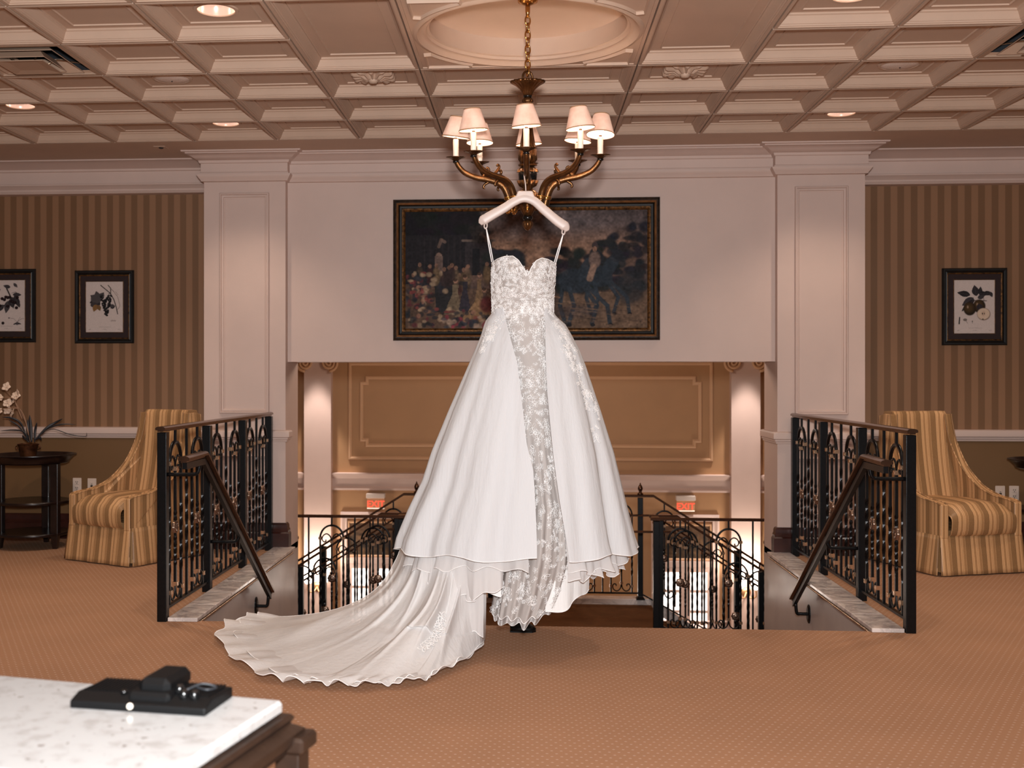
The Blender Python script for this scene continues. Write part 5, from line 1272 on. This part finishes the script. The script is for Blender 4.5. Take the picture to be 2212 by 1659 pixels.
for a, b in (((1050, 491), (1064, 566)), ((1217, 504), (1197, 574))):
    p, q_ = atY(a[0], a[1], HY)-GO, atY(b[0], b[1], DYC-.03)-GO
    m = MB()
    for dx in (-.004, .004): m.tube([tuple(p), tuple((p+q_)/2+Vector((dx, 0, 0))), tuple(q_+Vector((dx, 0, 0)))], .0028, 5)
    m.build('hanger_loop', 'gown_thread', G, smooth=True)
# --- train: lofted from the skirt to the carpet
TRT = [(0, 870, 1160, 5.80), (.2, 884, 1165, 5.62), (.45, 918, 1178, 5.44), (.65, 962, 1190, 5.37), (.85, 1000, 1210, 5.36), (1, 1045, 1228, 5.40)]
TRH = [(0, 545, 1336), (.06, 498, 1347), (.12, 464, 1374), (.19, 482, 1408), (.27, 516, 1440), (.36, 572, 1470), (.46, 650, 1482), (.56, 725, 1487), (.64, 790, 1489), (.72, 860, 1483), (.78, 905, 1480), (.83, 936, 1466), (.88, 975, 1452), (.93, 1012, 1432), (.97, 1043, 1412), (1, 1047, 1385)]
def train_pt(u, v, lay=0):
    tx = interp(u, [a[0] for a in TRT], [a[1] for a in TRT]); ty = interp(u, [a[0] for a in TRT], [a[2] for a in TRT]); td = interp(u, [a[0] for a in TRT], [a[3] for a in TRT])
    hx = interp(u, [a[0] for a in TRH], [a[1] for a in TRH]); hy = interp(u, [a[0] for a in TRH], [a[2] for a in TRH])
    A = atY(tx, ty, td); B = atZ(hx, hy, .012)
    if lay: A = A+Vector((.01, .05, 0)); B = B+(A-B)*(.07+.03*math.sin(9*u)); B.z = .012
    g = Vector((A.x, A.y, 0)); C1 = A.lerp(g, .62); C1 = C1.lerp(B, .05); k = .30 if u < .75 else .40-.25*(u-.75)*4
    C2 = g.lerp(B, k); C2.z = .03
    p = A*(1-v)**3+C1*3*v*(1-v)**2+C2*3*v*v*(1-v)+B*v**3
    env = math.sin(PI*min(1, v*1.02))**.8; q = u+.05*math.sin(3*v)
    fl = (.034*math.sin(9*q+.9+.8*v)+.024*math.sin(17*q+1.7+2.2*v)+.013*math.sin(29*q+4*v+lay)*(1-.5*v)+.006*math.sin(52*q+6*v))*env
    fl = fl if v < .45 else fl*1.0
    for uc, dr, am, wd in ((.17, .10, .022, .022), (.36, -.06, .024, .020), (.50, .07, .026, .018), (.61, -.04, .018, .012), (.72, .03, .026, .016), (.85, -.02, .020, .012)):
        fl += am*math.exp(-((q-uc-dr*(v-.5)-.01*math.sin(7*v+uc*9))/wd)**2)*math.sin(PI*min(1, v*1.03))**.9*(1-.55*smoothstep(.55, 1, v))
    fl *= smoothstep(0, .22, v)
    z = p.z+max(0, fl+.012)*(.5+.3*smoothstep(.3, .6, v))+.012*env; p = Vector((p.x, p.y-(fl*.9 if v < .55 else fl*.2), max(.010+.004*lay*0, z)))
    e = smoothstep(.90, 1, v)
    if e > 0:
        w1 = math.sin(u*78+lay+2*math.sin(u*13)); w2 = math.sin(u*151+1+3*math.sin(u*9)); p.z += e*(.012+.012*w1+.007*w2); dv = (B-A); dv.z = 0; dv.normalize(); p += dv*(e*(.014*math.sin(u*78+1.3+2*math.sin(u*13))+.006*w2))
        p.z = max(p.z, .006)
    if u > .82 and v > .75: p.z += .03*smoothstep(.82, .95, u)*smoothstep(.75, .95, v)*(.5+.5*math.sin(u*80))
    return p-GO
for lay in (0, 1):
    P = [[tuple(train_pt(j/220, i/80, lay)) for j in range(221)] for i in range(81)]
    o = MB().grid(P).build('train' if lay == 0 else 'train_underlayer', 'gown_train' if lay == 0 else 'gown_tulle', G, smooth=True)
    MB().tube(P[-1], .0025, 4).build('hem_edge', 'gown_thread', o, smooth=True)
    if lay == 0: MB().tube([r_[0] for r_ in P], .0018, 4).build('hem_edge', 'gown_thread', o, smooth=True)
# --- lace embroidery: looped petals and sprigs sewn on
class Lace:
    def __init__(s): s.m = MB()
    def loop(s, fr, pts, r=.0013, closed=True):
        o, tu, tv, nn = fr; Q = [o+tu*a+tv*b+nn*.002 for a, b in pts]; s.m.tube(Q, r, 3, closed=closed, cap=False)
    def petal(s, fr, x, y, L, w, a, r=.0013):
        ca, sa = math.cos(a), math.sin(a); pts = []
        for k in range(10):
            t = 2*PI*k/10; l = L*(.5-.5*math.cos(t)); b = w*math.sin(t)*(.6+.4*(l/L))
            pts.append((x+l*ca-b*sa, y+l*sa+b*ca))
        s.loop(fr, pts, r)
    def flower(s, fr, R, n, rot):
        for k in range(n): s.petal(fr, 0, 0, R, R*.30, rot+2*PI*k/n)
    def sprig(s, fr, L, rot, n=4):
        ca, sa = math.cos(rot), math.sin(rot)
        s.loop(fr, [(L*t*ca, L*t*sa+.15*L*math.sin(3*t)*0) for t in np.linspace(0, 1, 6)], .0014, False)
        for k in range(n):
            t = (k+.6)/n
            for sg in (-1, 1): s.petal(fr, L*t*ca, L*t*sa, L*.34, L*.09, rot+sg*.85, .0012)
        s.petal(fr, L*ca, L*sa, L*.3, L*.09, rot, .0012)
def frame_of(fn, a, b, da, db):
    o = fn(a, b); tu = (fn(a+da, b)-o).normalized(); tv = (fn(a, b+db)-o); tv = (tv-tu*tv.dot(tu)).normalized(); n = tu.cross(tv)
    if n.y > 0: n = -n
    return o, tu, tv, n
def scatter(fn, pts, da, db, smin, smax, seed):
    r = random.Random(seed); L = Lace()
    for a, b in pts:
        fr = frame_of(fn, a, b, da, db); s = r.uniform(smin, smax); k = r.random()
        if k < .45: L.flower(fr, s, r.choice((5, 6)), r.uniform(0, 6))
        elif k < .8: L.sprig(fr, s*1.5, r.uniform(0, 6), 3)
        else:
            for q in range(3): L.petal(fr, 0, 0, s, s*.3, r.uniform(0, 6))
    return L
r = random.Random(11)
def poisson(n, gen, dist, metric):
    out = []; pos = []
    for _ in range(n*30):
        a, b = gen(); p = metric(a, b)
        if all((p-q).length > dist for q in pos): out.append((a, b)); pos.append(p)
        if len(out) >= n: break
    return out
bp_ = poisson(330, lambda: (r.uniform(-1.5, 1.5), r.uniform(.02, .96)), .0125, lambda a, b: bodice_pt(a, b))
lo_ = scatter(lambda a, b: bodice_pt(a, b), bp_, .02, .02, .012, .020, 1).m.build('lace_embroidery', 'gown_thread', bo, smooth=True); lo_['kind'] = 'stuff'
sp_ = poisson(460, lambda: (r.uniform(-1.1, 1.1), zrow(672)-abs(r.random())**1.15*(zrow(672)-.26)), .016, lambda a, z: sheath_pt(a, z))
sp_ += [(a, z) for a, z in [(r.uniform(-1.2, 1.0), r.uniform(.18, .34)) for _ in range(60)] if z > sheath_hem((a+D2(98))/D2(196))+.052]
lo_ = scatter(lambda a, z: sheath_pt(a, z), sp_, .03, .01, .014, .026, 2).m.build('lace_embroidery', 'gown_thread', sh, smooth=True); lo_['kind'] = 'stuff'
# cascades on the overskirt and one spray on the train
def front_theta(px, py):
    z = zrow(py, DYC-.1); xc, w = body(z)
    for _ in range(6):
        th = math.asin(max(-.98, min(.98, (xcol(px, DYC-dep(z)*.6)-xc)/w))); y = DYC-dep(z)*math.cos(th); z = CAMH+(CY-py)*y*C_/F; xc, w = body(z)
        th = math.asin(max(-.98, min(.98, (xcol(px, y)-xc)/w)))
    return th, z
cas = []
for a, b, n_, sprd in [((1196, 690), (1222, 735), 14, 5), ((1215, 720), (1248, 800), 22, 7), ((1222, 760), (1240, 800), 12, 5), ((1248, 800), (1275, 880), 12, 4), ((1268, 840), (1292, 905), 16, 5), ((1252, 830), (1268, 870), 7, 3), ((1288, 920), (1292, 950), 4, 2), ((1082, 690), (1058, 735), 16, 6), ((1056, 715), (1044, 755), 8, 3), ((1202, 700), (1235, 760), 14, 8)]:
    for k in range(n_):
        t_ = k/max(1, n_-1); cas.append(front_theta(a[0]+(b[0]-a[0])*t_+r.gauss(0, sprd*.6), a[1]+(b[1]-a[1])*t_+r.gauss(0, 3)))
L = scatter(lambda a, z: skirt_pt(a, z, 1, 1.012), cas, .02, .01, .014, .024, 3)
lo_ = L.m.build('lace_applique', 'gown_thread', G, smooth=True); lo_['kind'] = 'stuff'
def slit_edge(E, rows, sgn, seed):
    rr = random.Random(seed); pts = []
    for py in rows:
        z = zrow(py, DYC-.33); th = edge_theta(z, E); pts.append((th+sgn*rr.uniform(.0, .07), z))
    return pts
L = Lace(); best = None
def nearest_train(px, py):
    best = None
    for iu in range(40, 100):
        for iv in range(10, 100):
            p = train_pt(iu/100, iv/100)+GO; xc_ = p.x*C_+p.y*S_; zc_ = p.y*C_-p.x*S_; X = CX+F*xc_/zc_; Y = CY-F*(p.z-CAMH)/zc_
            d = (X-px)**2+(Y-py)**2
            if best is None or d < best[0]: best = (d, iu/100, iv/100)
    return best[1], best[2]
u0, v0 = nearest_train(956, 1335); u1, v1 = nearest_train(912, 1404); um, vm = nearest_train(945, 1375)
for k in range(11):
    t_ = k/10; uu = (1-t_)**2*u0+2*t_*(1-t_)*(2*um-.5*u0-.5*u1)+t_*t_*u1; vv = (1-t_)**2*v0+2*t_*(1-t_)*(2*vm-.5*v0-.5*v1)+t_*t_*v1
    fr = frame_of(train_pt, uu, vv, .01, .01)
    fr = (fr[0]+Vector((0, -.012, .012)), fr[1], fr[2], fr[3])
    for a in (0.6, 2.2, 3.7, 5.2): L.petal(fr, 0, 0, .026, .009, a+k*.4, .0024)
lo_ = L.m.build('lace_applique', 'gown_thread', G, smooth=True); lo_['kind'] = 'stuff'

# black shoe tip on the carpet under the hem
sp = atZ(1137, 1364, 0)
t = thing('shoe', 'black shoe tip resting on the carpet beneath the gown hem', 'shoe', (sp.x, sp.y, 0))
R = []
for x, w, h in ((-.085, .012, .03), (-.07, .030, .042), (-.02, .036, .045), (.02, .034, .036), (.04, .026, .024), (.05, .006, .012)):
    R.append([(x, w*math.cos(a), .006+h*max(0, math.sin(a))) for a in np.linspace(0, PI, 12)]+[(x, -w*.9, .004), (x, w*.9, .004)])
MB().rings(R, True, True, True).build('upper', 'black_gloss', t, smooth=True)
MB().prism([(-.085, -.03), (.03, -.034), (.05, -.01), (.05, .01), (.03, .034), (-.085, .03)], lambda a, b: (a, b, 0), lambda a, b: (a, b, .007)).build('sole', 'black_plastic', t)
